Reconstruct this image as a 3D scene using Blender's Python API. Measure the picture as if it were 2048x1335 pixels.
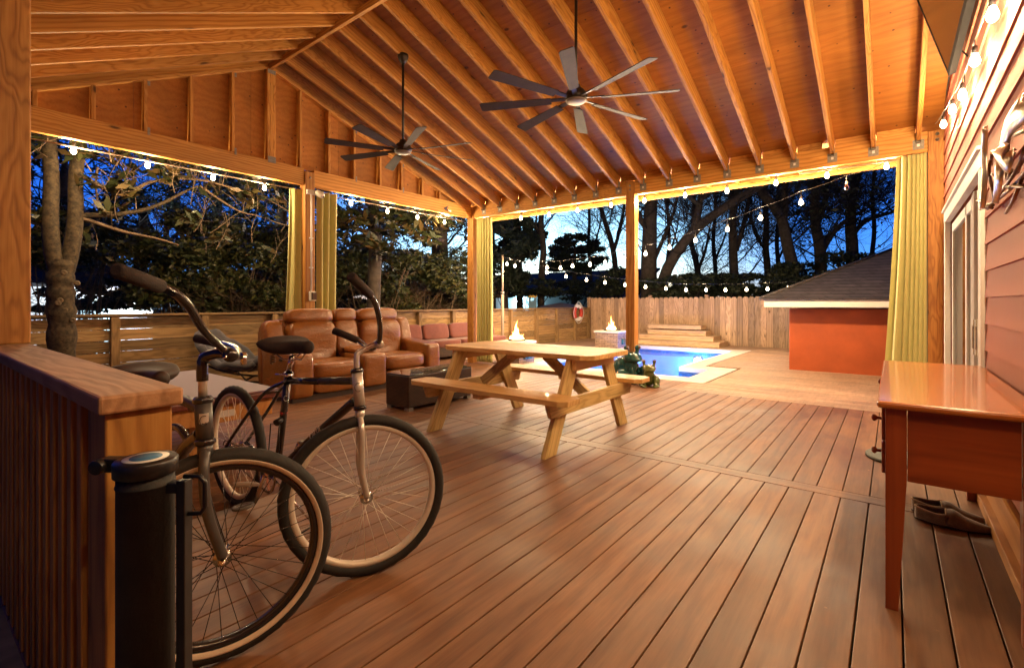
import bpy, math, random
import numpy as np
from mathutils import Vector, Matrix
R = math.radians
for o in list(bpy.data.objects): bpy.data.objects.remove(o)
S = bpy.context.scene
COL = S.collection
# ------------------------------------------------------------------ camera
FP, HZ, CX, H = 975.0, 606.0, 1024.0, 1.12
TH = math.atan(761/975.0); ct, st = math.cos(TH), math.sin(TH)
cam = bpy.data.cameras.new('camera'); co = bpy.data.objects.new('camera', cam); COL.objects.link(co)
co.location = (0, 0, H); co.rotation_euler = (R(90), 0, TH)
cam.sensor_width = 36; cam.lens = 36*FP/2048; cam.shift_y = -(667.5-HZ)/2048
cam.clip_start = 0.02; cam.clip_end = 500
S.camera = co
S.render.engine = 'CYCLES'
S.view_settings.view_transform = 'Standard'; S.view_settings.look = 'None'
S.view_settings.exposure = 0.20; S.view_settings.gamma = 1
S.cycles.max_bounces = 8; S.cycles.transparent_max_bounces = 24
S.cycles.sample_clamp_indirect = 4.0
# ------------------------------------------------------------------ dusk sky
W = bpy.data.worlds.new('World'); S.world = W; W.use_nodes = True
nt = W.node_tree; bg = nt.nodes['Background']
sky = nt.nodes.new('ShaderNodeTexSky'); sky.sky_type = 'NISHITA'; sky.sun_disc = False
SUN_EL, SUN_ROT = R(5), R(150)          # the sun is going down behind the camera, the sky ahead is blue
sky.sun_elevation = SUN_EL; sky.sun_rotation = SUN_ROT; sky.ozone_density = 5.0; sky.air_density = 1.0; sky.dust_density = 0.2
tint = nt.nodes.new('ShaderNodeMix'); tint.data_type = 'RGBA'; tint.blend_type = 'MULTIPLY'; tint.inputs[0].default_value = 1
tcw = nt.nodes.new('ShaderNodeTexCoord'); dt = nt.nodes.new('ShaderNodeVectorMath'); dt.operation = 'DOT_PRODUCT'
dt.inputs[1].default_value = (-.55, .82, .16); nt.links.new(tcw.outputs['Generated'], dt.inputs[0])     # last glow low over the pool trees
rw = nt.nodes.new('ShaderNodeValToRGB'); nt.links.new(dt.outputs['Value'], rw.inputs[0])
e_ = rw.color_ramp.elements; e_[0].position = .30; e_[0].color = (.010, .032, .105, 1); e_[1].position = .99; e_[1].color = (5.0, 2.6, 1.9, 1)
m_ = e_.new(.90); m_.color = (.42, .56, 1.15, 1)
m_ = e_.new(.52); m_.color = (.05, .22, .82, 1)
nt.links.new(sky.outputs[0], tint.inputs[6]); nt.links.new(rw.outputs[0], tint.inputs[7]); nt.links.new(tint.outputs[2], bg.inputs[0])
bg.inputs[1].default_value = 0.36
sl = bpy.data.lights.new('sun', 'SUN'); so = bpy.data.objects.new('sun', sl); COL.objects.link(so)
sl.energy = 0.02; sl.angle = R(20); sl.color = (0.6, 0.75, 1.0)      # last skyglow after sunset
so.rotation_euler = (R(70), 0, R(-150))

# ------------------------------------------------------------------ helpers
def ray(px, py):
    a = (px-CX)/FP
    return Vector((-st+a*ct, ct+a*st, (HZ-py)/FP))
def D(px, py, t):
    d = ray(px, py); return Vector((t*d.x, t*d.y, H+t*d.z))
def onX(px, py, X):
    return D(px, py, X/ray(px, py).x)
def onY(px, py, Y):
    return D(px, py, Y/ray(px, py).y)
def onG(px, py, z=0.0):
    return D(px, py, (z-H)/ray(px, py).z)
RNG = random.Random(7)
V = Vector

class MB:
    def __init__(s): s.v = []; s.f = []; s.g = []; s.sm = []; s.seed()
    def seed(s): s.off = (RNG.uniform(-50, 50), RNG.uniform(-50, 50), RNG.uniform(-50, 50))
    def add(s, vs, fs, gc=None, smooth=False):
        n = len(s.v); s.v += [tuple(p) for p in vs]
        o = s.off
        if gc is None: gc = vs
        s.g += [(p[0]+o[0], p[1]+o[1], p[2]+o[2]) for p in gc]
        s.f += [tuple(n+i for i in f) for f in fs]; s.sm += [smooth]*len(fs)
        return s
    def obox(s, c, ax, h, seed=True):
        """oriented box; ax = three unit vectors, grain runs along the longest half size"""
        if seed: s.seed()
        c = V(c); vs = []; gc = []
        k = max(range(3), key=lambda i: h[i]); oth = [i for i in range(3) if i != k]
        for i in range(8):
            q = [(1 if i >> b & 1 else -1)*h[b] for b in range(3)]
            vs.append(c+ax[0]*q[0]+ax[1]*q[1]+ax[2]*q[2]); gc.append((q[k], q[oth[0]], q[oth[1]]))
        return s.add(vs, [(0,4,6,2),(1,3,7,5),(0,1,5,4),(2,6,7,3),(0,2,3,1),(4,5,7,6)], gc)
    def box(s, x0, x1, y0, y1, z0, z1):
        return s.obox(((x0+x1)/2, (y0+y1)/2, (z0+z1)/2), (V((1,0,0)), V((0,1,0)), V((0,0,1))), (abs(x1-x0)/2, abs(y1-y0)/2, abs(z1-z0)/2))
    def beam(s, p0, p1, w, h, up=(0,0,1)):
        p0 = V(p0); p1 = V(p1); d = p1-p0; L = d.length; d.normalize()
        side = d.cross(V(up)).normalized(); u = side.cross(d).normalized()
        return s.obox((p0+p1)/2, (d, side, u), (L/2, w/2, h/2))
    def tube(s, pts, r, n=8, cap=True, close=False, smooth=True):
        pts = [V(p) for p in pts]; m = len(pts)
        if not hasattr(r, '__len__'): r = [r]*m
        vs = []; gc = []; prev = None; L = 0
        for i, p in enumerate(pts):
            if close: t = pts[(i+1) % m]-pts[i-1]
            else: t = pts[min(i+1, m-1)]-pts[max(i-1, 0)]
            t.normalize()
            if prev is None:
                a = V((0,0,1)) if abs(t.z) < .9 else V((1,0,0))
                prev = t.cross(a).normalized()
            else:
                prev = (prev-t*prev.dot(t)).normalized()
            b = t.cross(prev)
            if i: L += (pts[i]-pts[i-1]).length
            for k in range(n):
                a = 2*math.pi*k/n; q = prev*math.cos(a)+b*math.sin(a)
                vs.append(p+q*r[i]); gc.append((L, math.cos(a)*r[i], math.sin(a)*r[i]))
        fs = []
        for i in range(m if close else m-1):
            for k in range(n):
                a = i*n+k; b2 = i*n+(k+1) % n; c = ((i+1) % m)*n
                fs.append((a, b2, c+(k+1) % n, c+k))
        s.add(vs, fs, gc, smooth)
        if cap and not close:
            n0 = len(s.v)-len(vs)
            s.f.append(tuple(n0+k for k in reversed(range(n)))); s.sm.append(False)
            s.f.append(tuple(n0+(m-1)*n+k for k in range(n))); s.sm.append(False)
        return s
    def lathe(s, prof, c=(0,0,0), ax=(0,0,1), n=20, smooth=True):
        c = V(c); ax = V(ax).normalized(); a0 = V((1,0,0)) if abs(ax.x) < .9 else V((0,1,0))
        u = ax.cross(a0).normalized(); w = ax.cross(u)
        vs = []; m = len(prof)
        for r_, z in prof:
            for k in range(n):
                a = 2*math.pi*k/n; vs.append(c+ax*z+(u*math.cos(a)+w*math.sin(a))*max(r_, 1e-5))
        fs = [(i*n+k, i*n+(k+1) % n, (i+1)*n+(k+1) % n, (i+1)*n+k) for i in range(m-1) for k in range(n)]
        return s.add(vs, fs, None, smooth)
    def ball(s, c, r, n=12, m=8, rot=None):
        c = V(c); r = r if hasattr(r, '__len__') else (r, r, r); vs = []
        for i in range(m+1):
            th = math.pi*i/m
            for k in range(n):
                a = 2*math.pi*k/n
                q = V((r[0]*math.sin(th)*math.cos(a), r[1]*math.sin(th)*math.sin(a), -r[2]*math.cos(th)))
                if rot: q = rot @ q
                vs.append(c+q)
        fs = [(i*n+k, i*n+(k+1) % n, (i+1)*n+(k+1) % n, (i+1)*n+k) for i in range(m) for k in range(n)]
        return s.add(vs, fs, None, True)
    def rbox(s, c, h, e=4.0, n=10, ax=None, puff=0.0, fn=None):
        """soft cushion: a cube bent to a superellipsoid"""
        c = V(c); ax = ax or (V((1,0,0)), V((0,1,0)), V((0,0,1))); vs = []; fs = []
        for d in range(3):
            for sg in (-1, 1):
                b = len(vs)
                for i in range(n+1):
                    for j in range(n+1):
                        p = [0,0,0]; p[d] = sg; u_ = (2*i/n-1); v_ = (2*j/n-1)
                        p[(d+1) % 3] = math.sin(u_*math.pi/2)*.98+u_*.02; p[(d+2) % 3] = math.sin(v_*math.pi/2)*.98+v_*.02
                        L = sum(abs(q)**e for q in p)**(1/e)
                        q = [p[k]/L*h[k] for k in range(3)]
                        if fn: q = fn(q)
                        vs.append(c+ax[0]*q[0]+ax[1]*q[1]+ax[2]*q[2])
                for i in range(n):
                    for j in range(n):
                        a = b+i*(n+1)+j; F = (a, a+n+1, a+n+2, a+1)
                        fs.append(F if sg > 0 else F[::-1])
        return s.add(vs, fs, None, True)
    def grid(s, fnc, nu, nv, smooth=True):
        vs = [fnc(i/nu, j/nv) for i in range(nu+1) for j in range(nv+1)]
        gc = [(j/nv*2, i/nu*2, 0) for i in range(nu+1) for j in range(nv+1)]
        fs = [(i*(nv+1)+j, (i+1)*(nv+1)+j, (i+1)*(nv+1)+j+1, i*(nv+1)+j+1) for i in range(nu) for j in range(nv)]
        return s.add(vs, fs, gc, smooth)
    def build(s, name, mat, parent=None, bevel=0, mods=None, thick=0, weld=False):
        me = bpy.data.meshes.new(name); me.from_pydata(s.v, [], s.f); me.update()
        me.polygons.foreach_set('use_smooth', s.sm)
        at = me.attributes.new('gc', 'FLOAT_VECTOR', 'POINT'); at.data.foreach_set('vector', [c for g in s.g for c in g])
        me.materials.append(mat)
        o = bpy.data.objects.new(name, me); COL.objects.link(o)
        if parent: o.parent = parent; o.matrix_parent_inverse = parent.matrix_world.inverted() if False else Matrix.Translation(-parent.location)
        if weld:
            m = o.modifiers.new('weld', 'WELD'); m.merge_threshold = 1e-4
        if thick:
            m = o.modifiers.new('solid', 'SOLIDIFY'); m.thickness = thick; m.offset = 0
        if bevel:
            m = o.modifiers.new('bevel', 'BEVEL'); m.width = bevel; m.segments = 2; m.limit_method = 'ANGLE'; m.angle_limit = R(50)
        return o

def tag(o, label=None, cat=None, group=None, kind=None):
    if label: o['label'] = label
    if cat: o['category'] = cat
    if group: o['group'] = group
    if kind: o['kind'] = kind
    return o
def thing(name, label, cat, loc=(0,0,0), group=None, kind=None):
    o = bpy.data.objects.new(name, None); COL.objects.link(o); o.location = loc; o.empty_display_size = .1
    return tag(o, label, cat, group, kind)

# ------------------------------------------------------------------ materials
def mat(name, col=(.5,.5,.5), rough=.5, metal=0, spec=.5, coat=0, sheen=0):
    m = bpy.data.materials.new(name); m.use_nodes = True
    b = m.node_tree.nodes['Principled BSDF']
    b.inputs['Base Color'].default_value = (*col, 1); b.inputs['Roughness'].default_value = rough
    b.inputs['Metallic'].default_value = metal; b.inputs['Specular IOR Level'].default_value = spec
    b.inputs['Coat Weight'].default_value = coat; b.inputs['Coat Roughness'].default_value = .08; b.inputs['Sheen Weight'].default_value = sheen
    return m
def N(m, t, **kw):
    n = m.node_tree.nodes.new(t)
    for k, v in kw.items(): setattr(n, k, v)
    return n
def L(m, a, b): m.node_tree.links.new(a, b)
def ramp(m, fac, stops):
    r = N(m, 'ShaderNodeValToRGB'); L(m, fac, r.inputs[0])
    e = r.color_ramp.elements
    while len(e) < len(stops): e.new(.5)
    for i, (p, c) in enumerate(stops): e[i].position = p; e[i].color = (*c, 1) if len(c) == 3 else c
    return r.outputs[0]
def mapping(m, src, scale, loc=(0,0,0)):
    q = N(m, 'ShaderNodeMapping'); q.inputs['Scale'].default_value = scale; q.inputs['Location'].default_value = loc
    L(m, src, q.inputs[0]); return q.outputs[0]
def noise(m, vec, scale, detail=4, rough=.55, dist=0):
    n = N(m, 'ShaderNodeTexNoise'); n.inputs['Scale'].default_value = scale; n.inputs['Detail'].default_value = detail
    n.inputs['Roughness'].default_value = rough; n.inputs['Distortion'].default_value = dist
    L(m, vec, n.inputs['Vector']); return n.outputs[0]
def mixc(m, fac, a, b, mode='MIX'):
    x = N(m, 'ShaderNodeMix', data_type='RGBA', blend_type=mode)
    for s, v in ((x.inputs[0], fac), (x.inputs[6], a), (x.inputs[7], b)):
        if hasattr(v, 'links'): L(m, v, s)
        elif hasattr(v, '__len__'): s.default_value = (*v, 1) if len(v) == 3 else v
        else: s.default_value = v
    return x.outputs[2]
def bump(m, h, strength=.3, dist=.01):
    b = N(m, 'ShaderNodeBump'); b.inputs['Strength'].default_value = strength; b.inputs['Distance'].default_value = dist
    L(m, h, b.inputs['Height']); L(m, b.outputs[0], m.node_tree.nodes['Principled BSDF'].inputs['Normal'])
def island(m):
    g = N(m, 'ShaderNodeNewGeometry'); return g.outputs['Random Per Island']
def gcv(m):
    a = N(m, 'ShaderNodeAttribute'); a.attribute_name = 'gc'; return a.outputs['Vector']
def vmul(m, col, fac):  # brightness multiply by scalar socket mapped 0..1 -> lo..hi
    return mixc(m, 1.0, col, fac, 'MULTIPLY')
def mapr(m, s, lo, hi):
    r = N(m, 'ShaderNodeMapRange'); L(m, s, r.inputs[0]); r.inputs[3].default_value = lo; r.inputs[4].default_value = hi
    return r.outputs[0]

def wood(name, dark, mid, light, rough=.6, knots=.5, ring=9, vary=.25, bumps=.25, stain=0, coat=0, fine=1.0):
    m = mat(name, mid, rough, coat=coat)
    g = gcv(m)
    warp = noise(m, mapping(m, g, (1.1, 5, 5)), 1.0, 3)
    w = N(m, 'ShaderNodeVectorMath', operation='MULTIPLY_ADD')
    cmb = N(m, 'ShaderNodeCombineXYZ')
    sub = N(m, 'ShaderNodeMath', operation='SUBTRACT'); L(m, warp, sub.inputs[0]); sub.inputs[1].default_value = .5
    for i in range(3): L(m, sub.outputs[0], cmb.inputs[i])
    L(m, cmb.outputs[0], w.inputs[0]); w.inputs[1].default_value = (0, .34, .34); L(m, g, w.inputs[2])
    wave = N(m, 'ShaderNodeTexWave', wave_type='RINGS', rings_direction='X'); wave.inputs['Scale'].default_value = ring
    wave.inputs['Distortion'].default_value = 1.6; wave.inputs['Detail'].default_value = 2; wave.inputs['Detail Scale'].default_value = 1.2
    L(m, mapping(m, w.outputs[0], (.06, 1, 1)), wave.inputs['Vector'])
    c = ramp(m, wave.outputs['Fac'], [(0, dark), (.35, mid), (1, light)])
    fib = noise(m, mapping(m, g, (3*fine, 90*fine, 90*fine)), 1.0, 4, .6)
    c = mixc(m, .45, c, ramp(m, fib, [(.3, dark), (.7, light)]))
    big = noise(m, mapping(m, g, (.8, 2.5, 2.5)), 1.0, 3)
    c = vmul(m, c, ramp(m, big, [(.3, (.78,)*3), (.7, (1.12,)*3)]))
    if knots:
        vo = N(m, 'ShaderNodeTexVoronoi'); vo.inputs['Scale'].default_value = 1.0
        L(m, mapping(m, w.outputs[0], (1.7, 6.5, 6.5)), vo.inputs['Vector'])
        k = ramp(m, vo.outputs['Distance'], [(.05, (1,1,1)), (.075+.04*knots, (.25,)*3), (.2+.05*knots, (0,0,0))])
        kk = N(m, 'ShaderNodeMath', operation='MULTIPLY'); L(m, k, kk.inputs[0]); kk.inputs[1].default_value = min(1, knots*1.4)
        c = mixc(m, kk.outputs[0], c, tuple(x*.28 for x in dark))
    rnd = island(m)
    c = vmul(m, c, ramp(m, rnd, [(0, (1-vary,)*3), (.5, (1,1-vary*.12,1-vary*.25)), (1, (1+vary*.5,)*3)]))
    if stain:
        gs = N(m, 'ShaderNodeNewGeometry').outputs['Position']
        sn = noise(m, gs, 1.3, 5, .6); c = vmul(m, c, ramp(m, sn, [(.35, (1-stain,)*3), (.62, (1.08,)*3)]))
        sp = N(m, 'ShaderNodeTexVoronoi'); sp.inputs['Scale'].default_value = 7; L(m, mapping(m, gs, (1, 1, 1)), sp.inputs['Vector'])
        ms = noise(m, gs, .9, 2); mm = N(m, 'ShaderNodeMath', operation='MULTIPLY')
        L(m, ramp(m, sp.outputs['Distance'], [(.03, (1,)*3), (.045, (0,)*3)]), mm.inputs[0]); L(m, ramp(m, ms, [(.5, (0,)*3), (.56, (.8,)*3)]), mm.inputs[1])
        c = mixc(m, mm.outputs[0], c, tuple(min(1, x*2.2) for x in light))
        scr = noise(m, mapping(m, gs, (30, 3, 1), (4, 2, 0)), 1.0, 3, .7); c = vmul(m, c, ramp(m, scr, [(.36, (.86,)*3), (.5, (1,)*3), (.66, (1.10,)*3)]))
        L(m, ramp(m, sn, [(.3, (rough-.16,)*3), (.7, (rough+.12,)*3)]), m.node_tree.nodes['Principled BSDF'].inputs['Roughness'])
    L(m, c, m.node_tree.nodes['Principled BSDF'].inputs['Base Color'])
    mx = N(m, 'ShaderNodeMath', operation='ADD'); L(m, fib, mx.inputs[0]); L(m, wave.outputs['Fac'], mx.inputs[1])
    bump(m, mx.outputs[0], bumps, .002)
    return m

M = {}
M['pine'] = wood('pine_lumber', (.38,.145,.018), (.61,.275,.045), (.70,.36,.08), .62, .75, 11)
M['post'] = wood('post_lumber', (.29,.105,.016), (.48,.205,.036), (.58,.28,.06), .6, .8, 9, .1)
M['table'] = wood('fresh_pine', (.60,.32,.09), (.74,.45,.155), (.80,.52,.21), .5, .45, 7, .1, coat=.1)
M['treated'] = wood('treated_pine', (.42,.28,.09), (.62,.43,.16), (.70,.50,.21), .6, .55, 7, .1)
M['deck'] = wood('stained_decking', (.145,.058,.023), (.19,.083,.034), (.24,.112,.049), .52, 0, 3, .16, .3, stain=.30)
M['pooldeck'] = wood('pale_decking', (.26,.16,.10), (.36,.23,.15), (.42,.28,.19), .62, .2, 6, .12, .3, stain=.2)
M['step'] = wood('step_lumber', (.40,.26,.14), (.55,.37,.21), (.64,.45,.27), .65, .4, 7, .12, .3)
M['picket'] = wood('picket_boards', (.26,.165,.10), (.42,.28,.18), (.54,.37,.25), .75, 1.0, 8, .42, .35)
M['fence'] = wood('fence_boards', (.17,.10,.04), (.28,.17,.07), (.37,.24,.11), .75, .7, 7, .45, .35)
M['capwood'] = wood('cap_board', (.28,.13,.055), (.42,.215,.10), (.50,.27,.13), .58, .5, 6, .1, .4)
M['cherry'] = wood('cherry_varnish', (.20,.036,.006), (.28,.054,.010), (.34,.072,.014), .34, 0, 5, .05, .08, coat=.35, fine=.6)
M['cherrytop'] = wood('cherry_top', (.36,.098,.014), (.42,.122,.018), (.46,.145,.024), .24, 0, 2.5, .03, .03, coat=.6, fine=.7)

def plywood(name='plywood', bd='Y'):
    m = mat(name, (.4,.2,.07), .65)
    p = N(m, 'ShaderNodeNewGeometry').outputs['Position']
    warp = noise(m, mapping(m, p, (.8, 2.2, 2.2)), 1, 4, .55)
    wave = N(m, 'ShaderNodeTexWave', wave_type='BANDS', bands_direction=bd); wave.inputs['Scale'].default_value = 2.2
    wave.inputs['Distortion'].default_value = 14; wave.inputs['Detail'].default_value = 4; wave.inputs['Detail Scale'].default_value = .7; wave.inputs['Detail Roughness'].default_value = .62
    L(m, mapping(m, p, (.5, 1.6, 1.6)), wave.inputs['Vector'])
    c = ramp(m, wave.outputs['Fac'], [(0, (.335,.120,.017)), (.4, (.405,.155,.024)), (1, (.45,.182,.030))])
    fib = noise(m, mapping(m, p, (4, 60, 60)), 1, 4)
    c = mixc(m, .5, c, ramp(m, fib, [(.3, (.33,.118,.018)), (.7, (.47,.19,.034))]))
    c = vmul(m, c, ramp(m, warp, [(.3, (.75,)*3), (.7, (1.15,)*3)]))
    vo = N(m, 'ShaderNodeTexVoronoi'); vo.inputs['Scale'].default_value = 1; L(m, mapping(m, p, (2.2, 3.4, 3.4)), vo.inputs['Vector'])
    c = mixc(m, ramp(m, vo.outputs['Distance'], [(.045, (.9,)*3), (.085, (0,0,0))]), c, (.07,.022,.008))
    vo2 = N(m, 'ShaderNodeTexVoronoi'); vo2.inputs['Scale'].default_value = 1; L(m, mapping(m, p, (9, 9, 9)), vo2.inputs['Vector'])
    c = mixc(m, ramp(m, vo2.outputs['Distance'], [(.075, (.85,)*3), (.10, (0,0,0))]), c, (.06,.02,.01))
    c = vmul(m, c, ramp(m, island(m), [(0, (.82,)*3), (1, (1.08,)*3)]))
    L(m, c, m.node_tree.nodes['Principled BSDF'].inputs['Base Color']); bump(m, fib, .2, .002)
    return m
M['ply'] = plywood()
M['ply_gable'] = plywood('gable_plywood', 'Z')
def simple(name, col, rough=.5, metal=0, var=.15, sc=8, bsc=0, bst=.2, coat=0, spec=.5, sheen=0):
    m = mat(name, col, rough, metal, spec, coat, sheen)
    p = N(m, 'ShaderNodeTexCoord').outputs['Object']
    n = noise(m, p, sc, 5, .6)
    lo = tuple(x*(1-var) for x in col); hi = tuple(min(1, x*(1+var)) for x in col)
    L(m, ramp(m, n, [(.3, lo), (.7, hi)]), m.node_tree.nodes['Principled BSDF'].inputs['Base Color'])
    if bsc: bump(m, noise(m, p, bsc, 4, .6), bst, .004)
    return m
M['leather'] = simple('tan_leather', (.235,.084,.016), .34, var=.16, sc=5, bsc=55, bst=.22, coat=.12)
def crease(m):
    nt_ = m.node_tree; b = nt_.nodes['Principled BSDF']; old = b.inputs['Normal'].links[0].from_node
    p = N(m, 'ShaderNodeTexCoord').outputs['Object']; n = noise(m, mapping(m, p, (6, 4, 9)), 1.5, 5, .62, 1.2)
    b2 = N(m, 'ShaderNodeBump'); b2.inputs['Strength'].default_value = .55; b2.inputs['Distance'].default_value = .018
    L(m, n, b2.inputs['Height']); L(m, b2.outputs[0], old.inputs['Normal'])
crease(M['leather'])
M['leather_dark'] = simple('dark_brown_leather', (.03,.015,.01), .6)  # near-black brown for the sofa base, slipper soles and a saddle
M['maroon'] = simple('maroon_fabric', (.15,.038,.026), .85, sc=20, bsc=200, bst=.3, sheen=.3)
M['greycloth'] = simple('charcoal_quilt', (.05,.048,.055), .85, sc=10, bsc=60, bst=.4, sheen=.3)
M['curtain'] = simple('lime_curtain_cloth', (.56,.53,.20), .85, var=.05, sc=14, bsc=240, bst=.3, sheen=.25)
_b = M['curtain'].node_tree.nodes['Principled BSDF']
M['black'] = simple('black_paint', (.012,.011,.012), .35, var=.3, sc=30, spec=.5)
M['blackmatte'] = simple('black_rubber', (.013,.012,.011), .75, var=.3, sc=30, bsc=120, bst=.3)
M['grip'] = simple('foam_grip', (.022,.013,.011), .9, var=.3, sc=60, bsc=300, bst=.5)
M['bikeblack'] = simple('bicycle_enamel', (.012,.011,.013), .22, var=.2, sc=12, coat=.6)
M['bikegrey'] = simple('charcoal_enamel', (.05,.045,.043), .4, var=.2, sc=12)
M['bikesilver'] = simple('silver_enamel', (.55,.50,.45), .3, metal=.45, var=.08, sc=20)
M['chrome'] = simple('chrome', (.65,.62,.58), .16, metal=1, var=.06, sc=30)
M['spoke'] = simple('spoke_steel', (.75,.66,.55), .35, metal=.5, var=.05)
M['rim'] = simple('rim_alloy', (.68,.60,.50), .42, metal=.2, var=.06, sc=20)
M['whitewall'] = simple('whitewall_rubber', (.55,.44,.33), .7, var=.12, sc=20)
M['galv'] = simple('galvanised_steel', (.26,.24,.21), .6, metal=.25, var=.25, sc=60)
M['bronze'] = simple('fan_bronze', (.035,.028,.024), .45, metal=.6, var=.2)
M['blade'] = simple('fan_blade', (.042,.031,.028), .65, metal=.0, var=.3, sc=9)
M['hubcap'] = simple('fan_hub_plate', (.20,.165,.15), .45, metal=.3, var=.2)
M['white'] = simple('white_paint', (.72,.70,.66), .45, var=.05)
M['plastic'] = simple('white_plastic', (.62,.58,.52), .4, var=.05)
M['screen'] = simple('tv_screen', (.004,.0035,.0035), .22, var=.1, spec=.25)
M['tvframe'] = simple('tv_bezel', (.005,.005,.006), .7, var=.1, spec=.08)
M['mauve'] = simple('mauve_felt', (.15,.085,.105), .85, var=.07, sc=30, sheen=.4)
M['orangewood'] = wood('orange_apron', (.38,.15,.03), (.50,.21,.05), (.56,.26,.07), .5, .1, 5, .05)
M['redbrown'] = simple('red_brown_edge', (.12,.028,.018), .4, var=.15, sc=15)
M['glass_top'] = simple('smoked_glass', (.06,.058,.05), .06, var=.1, sc=3, coat=.6)
M['felt_brown'] = simple('brown_felt', (.14,.085,.05), .95, var=.3, sc=40, bsc=120, bst=.5, sheen=.5)
M['felt_trim'] = simple('slipper_trim', (.30,.21,.13), .9, var=.2, sc=40)
M['slate'] = simple('grey_slate', (.085,.095,.085), .7, var=.4, sc=50)
M['stucco'] = simple('orange_stucco', (.34,.068,.014), .8, var=.16, sc=3, bsc=70, bst=.45)
M['coping'] = simple('cream_coping', (.52,.46,.42), .7, var=.12, sc=6, bsc=40, bst=.2)
M['rope'] = simple('white_rope', (.6,.58,.52), .8)
M['liferred'] = simple('buoy_red', (.45,.035,.02), .5)
M['soil'] = simple('leafy_soil', (.035,.03,.018), .95, var=.5, sc=3, bsc=12, bst=.6)
M['slab'] = simple('concrete_patio', (.20,.18,.14), .9, var=.35, sc=7, bsc=50, bst=.3)
M['bark'] = simple('grey_bark', (.075,.058,.045), .9, var=.45, sc=9, bsc=25, bst=.8)
M['magbark'] = simple('mottled_bark', (.050,.034,.017), .85, var=.85, sc=26, bsc=30, bst=.7)
M['knotbark'] = simple('scar_bark', (.12,.085,.05), .85, var=.4, sc=60)
M['twig'] = simple('twig_bark', (.025,.021,.020), .9, var=.3)
M['shrubtwig'] = simple('shrub_stem', (.15,.10,.06), .85, var=.3)
M['roofing'] = None
M['emblem'] = simple('silver_sticker', (.62,.58,.55), .35, metal=.4, var=.1)
M['red'] = simple('red_tape', (.5,.03,.02), .4)
M['pedal'] = simple('pedal_plastic', (.10,.085,.07), .5)
M['lens'] = simple('clear_reflector', (.42,.36,.32), .2, coat=.5)
M['blueplastic'] = simple('blue_plastic', (.05,.16,.30), .5, var=.1)
M['yellowplastic'] = simple('yellow_plastic', (.62,.36,.04), .5, var=.2, sc=12)
M['canopy'] = simple('tan_canopy', (.34,.26,.19), .8, var=.12)
M['tealwall'] = simple('pale_teal_siding', (.30,.42,.42), .8, var=.08)
M['darkroof'] = simple('dark_shingles', (.035,.032,.036), .9, var=.3, sc=12)
M['bluegrey'] = simple('blue_grey_gable', (.11,.13,.19), .8, var=.06)
M['whitewallhouse'] = simple('white_siding', (.75,.76,.76), .7, var=.04)

def leafmat(name, a, b, c, rough=.5):
    m = mat(name, b, rough, spec=.5)
    L(m, ramp(m, island(m), [(0, a), (.5, b), (1, c)]), m.node_tree.nodes['Principled BSDF'].inputs['Base Color'])
    return m
M['magleaf'] = leafmat('magnolia_leaf', (.014,.020,.007), (.030,.038,.011), (.10,.06,.022), .4)
M['shrubleaf'] = leafmat('shrub_leaf', (.022,.032,.010), (.05,.062,.018), (.115,.105,.03), .45)
M['darkleaf'] = leafmat('evergreen_leaf', (.012,.02,.012), (.025,.038,.02), (.05,.06,.03), .55)
M['needle'] = leafmat('pine_needle', (.012,.022,.016), (.02,.035,.022), (.035,.05,.03), .6)

def emit(name, col, strength):
    m = bpy.data.materials.new(name); m.use_nodes = True; t = m.node_tree; t.nodes.clear()
    e = t.nodes.new('ShaderNodeEmission'); e.inputs[0].default_value = (*col, 1); e.inputs[1].default_value = strength
    o = t.nodes.new('ShaderNodeOutputMaterial'); t.links.new(e.outputs[0], o.inputs[0])
    m.cycles.emission_sampling = 'NONE'; return m
M['bulb'] = emit('lit_bulb', (1, .78, .45), 30)
M['poollamp'] = emit('pool_lamp', (.75, .88, 1), 14)
M['flood'] = emit('flood_lamp', (.85, .93, 1), 60)
def flamemat():
    m = bpy.data.materials.new('flame'); m.use_nodes = True; t = m.node_tree; t.nodes.clear()
    g = t.nodes.new('ShaderNodeTexCoord'); sx = t.nodes.new('ShaderNodeSeparateXYZ'); t.links.new(g.outputs['Generated'], sx.inputs[0])
    r = t.nodes.new('ShaderNodeValToRGB'); t.links.new(sx.outputs[2], r.inputs[0])
    r.color_ramp.elements[0].color = (1, .72, .35, 1); r.color_ramp.elements[1].color = (1, .33, .05, 1); r.color_ramp.elements[1].position = .95
    e = t.nodes.new('ShaderNodeEmission'); e.inputs[1].default_value = 14; t.links.new(r.outputs[0], e.inputs[0])
    tr = t.nodes.new('ShaderNodeBsdfTransparent'); mx = t.nodes.new('ShaderNodeMixShader')
    lw = t.nodes.new('ShaderNodeLayerWeight'); lw.inputs[0].default_value = .5; t.links.new(lw.outputs['Facing'], mx.inputs[0])
    t.links.new(e.outputs[0], mx.inputs[1]); t.links.new(tr.outputs[0], mx.inputs[2])
    o = t.nodes.new('ShaderNodeOutputMaterial'); t.links.new(mx.outputs[0], o.inputs[0])
    m.cycles.emission_sampling = 'NONE'; return m
M['flame'] = flamemat()
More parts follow.
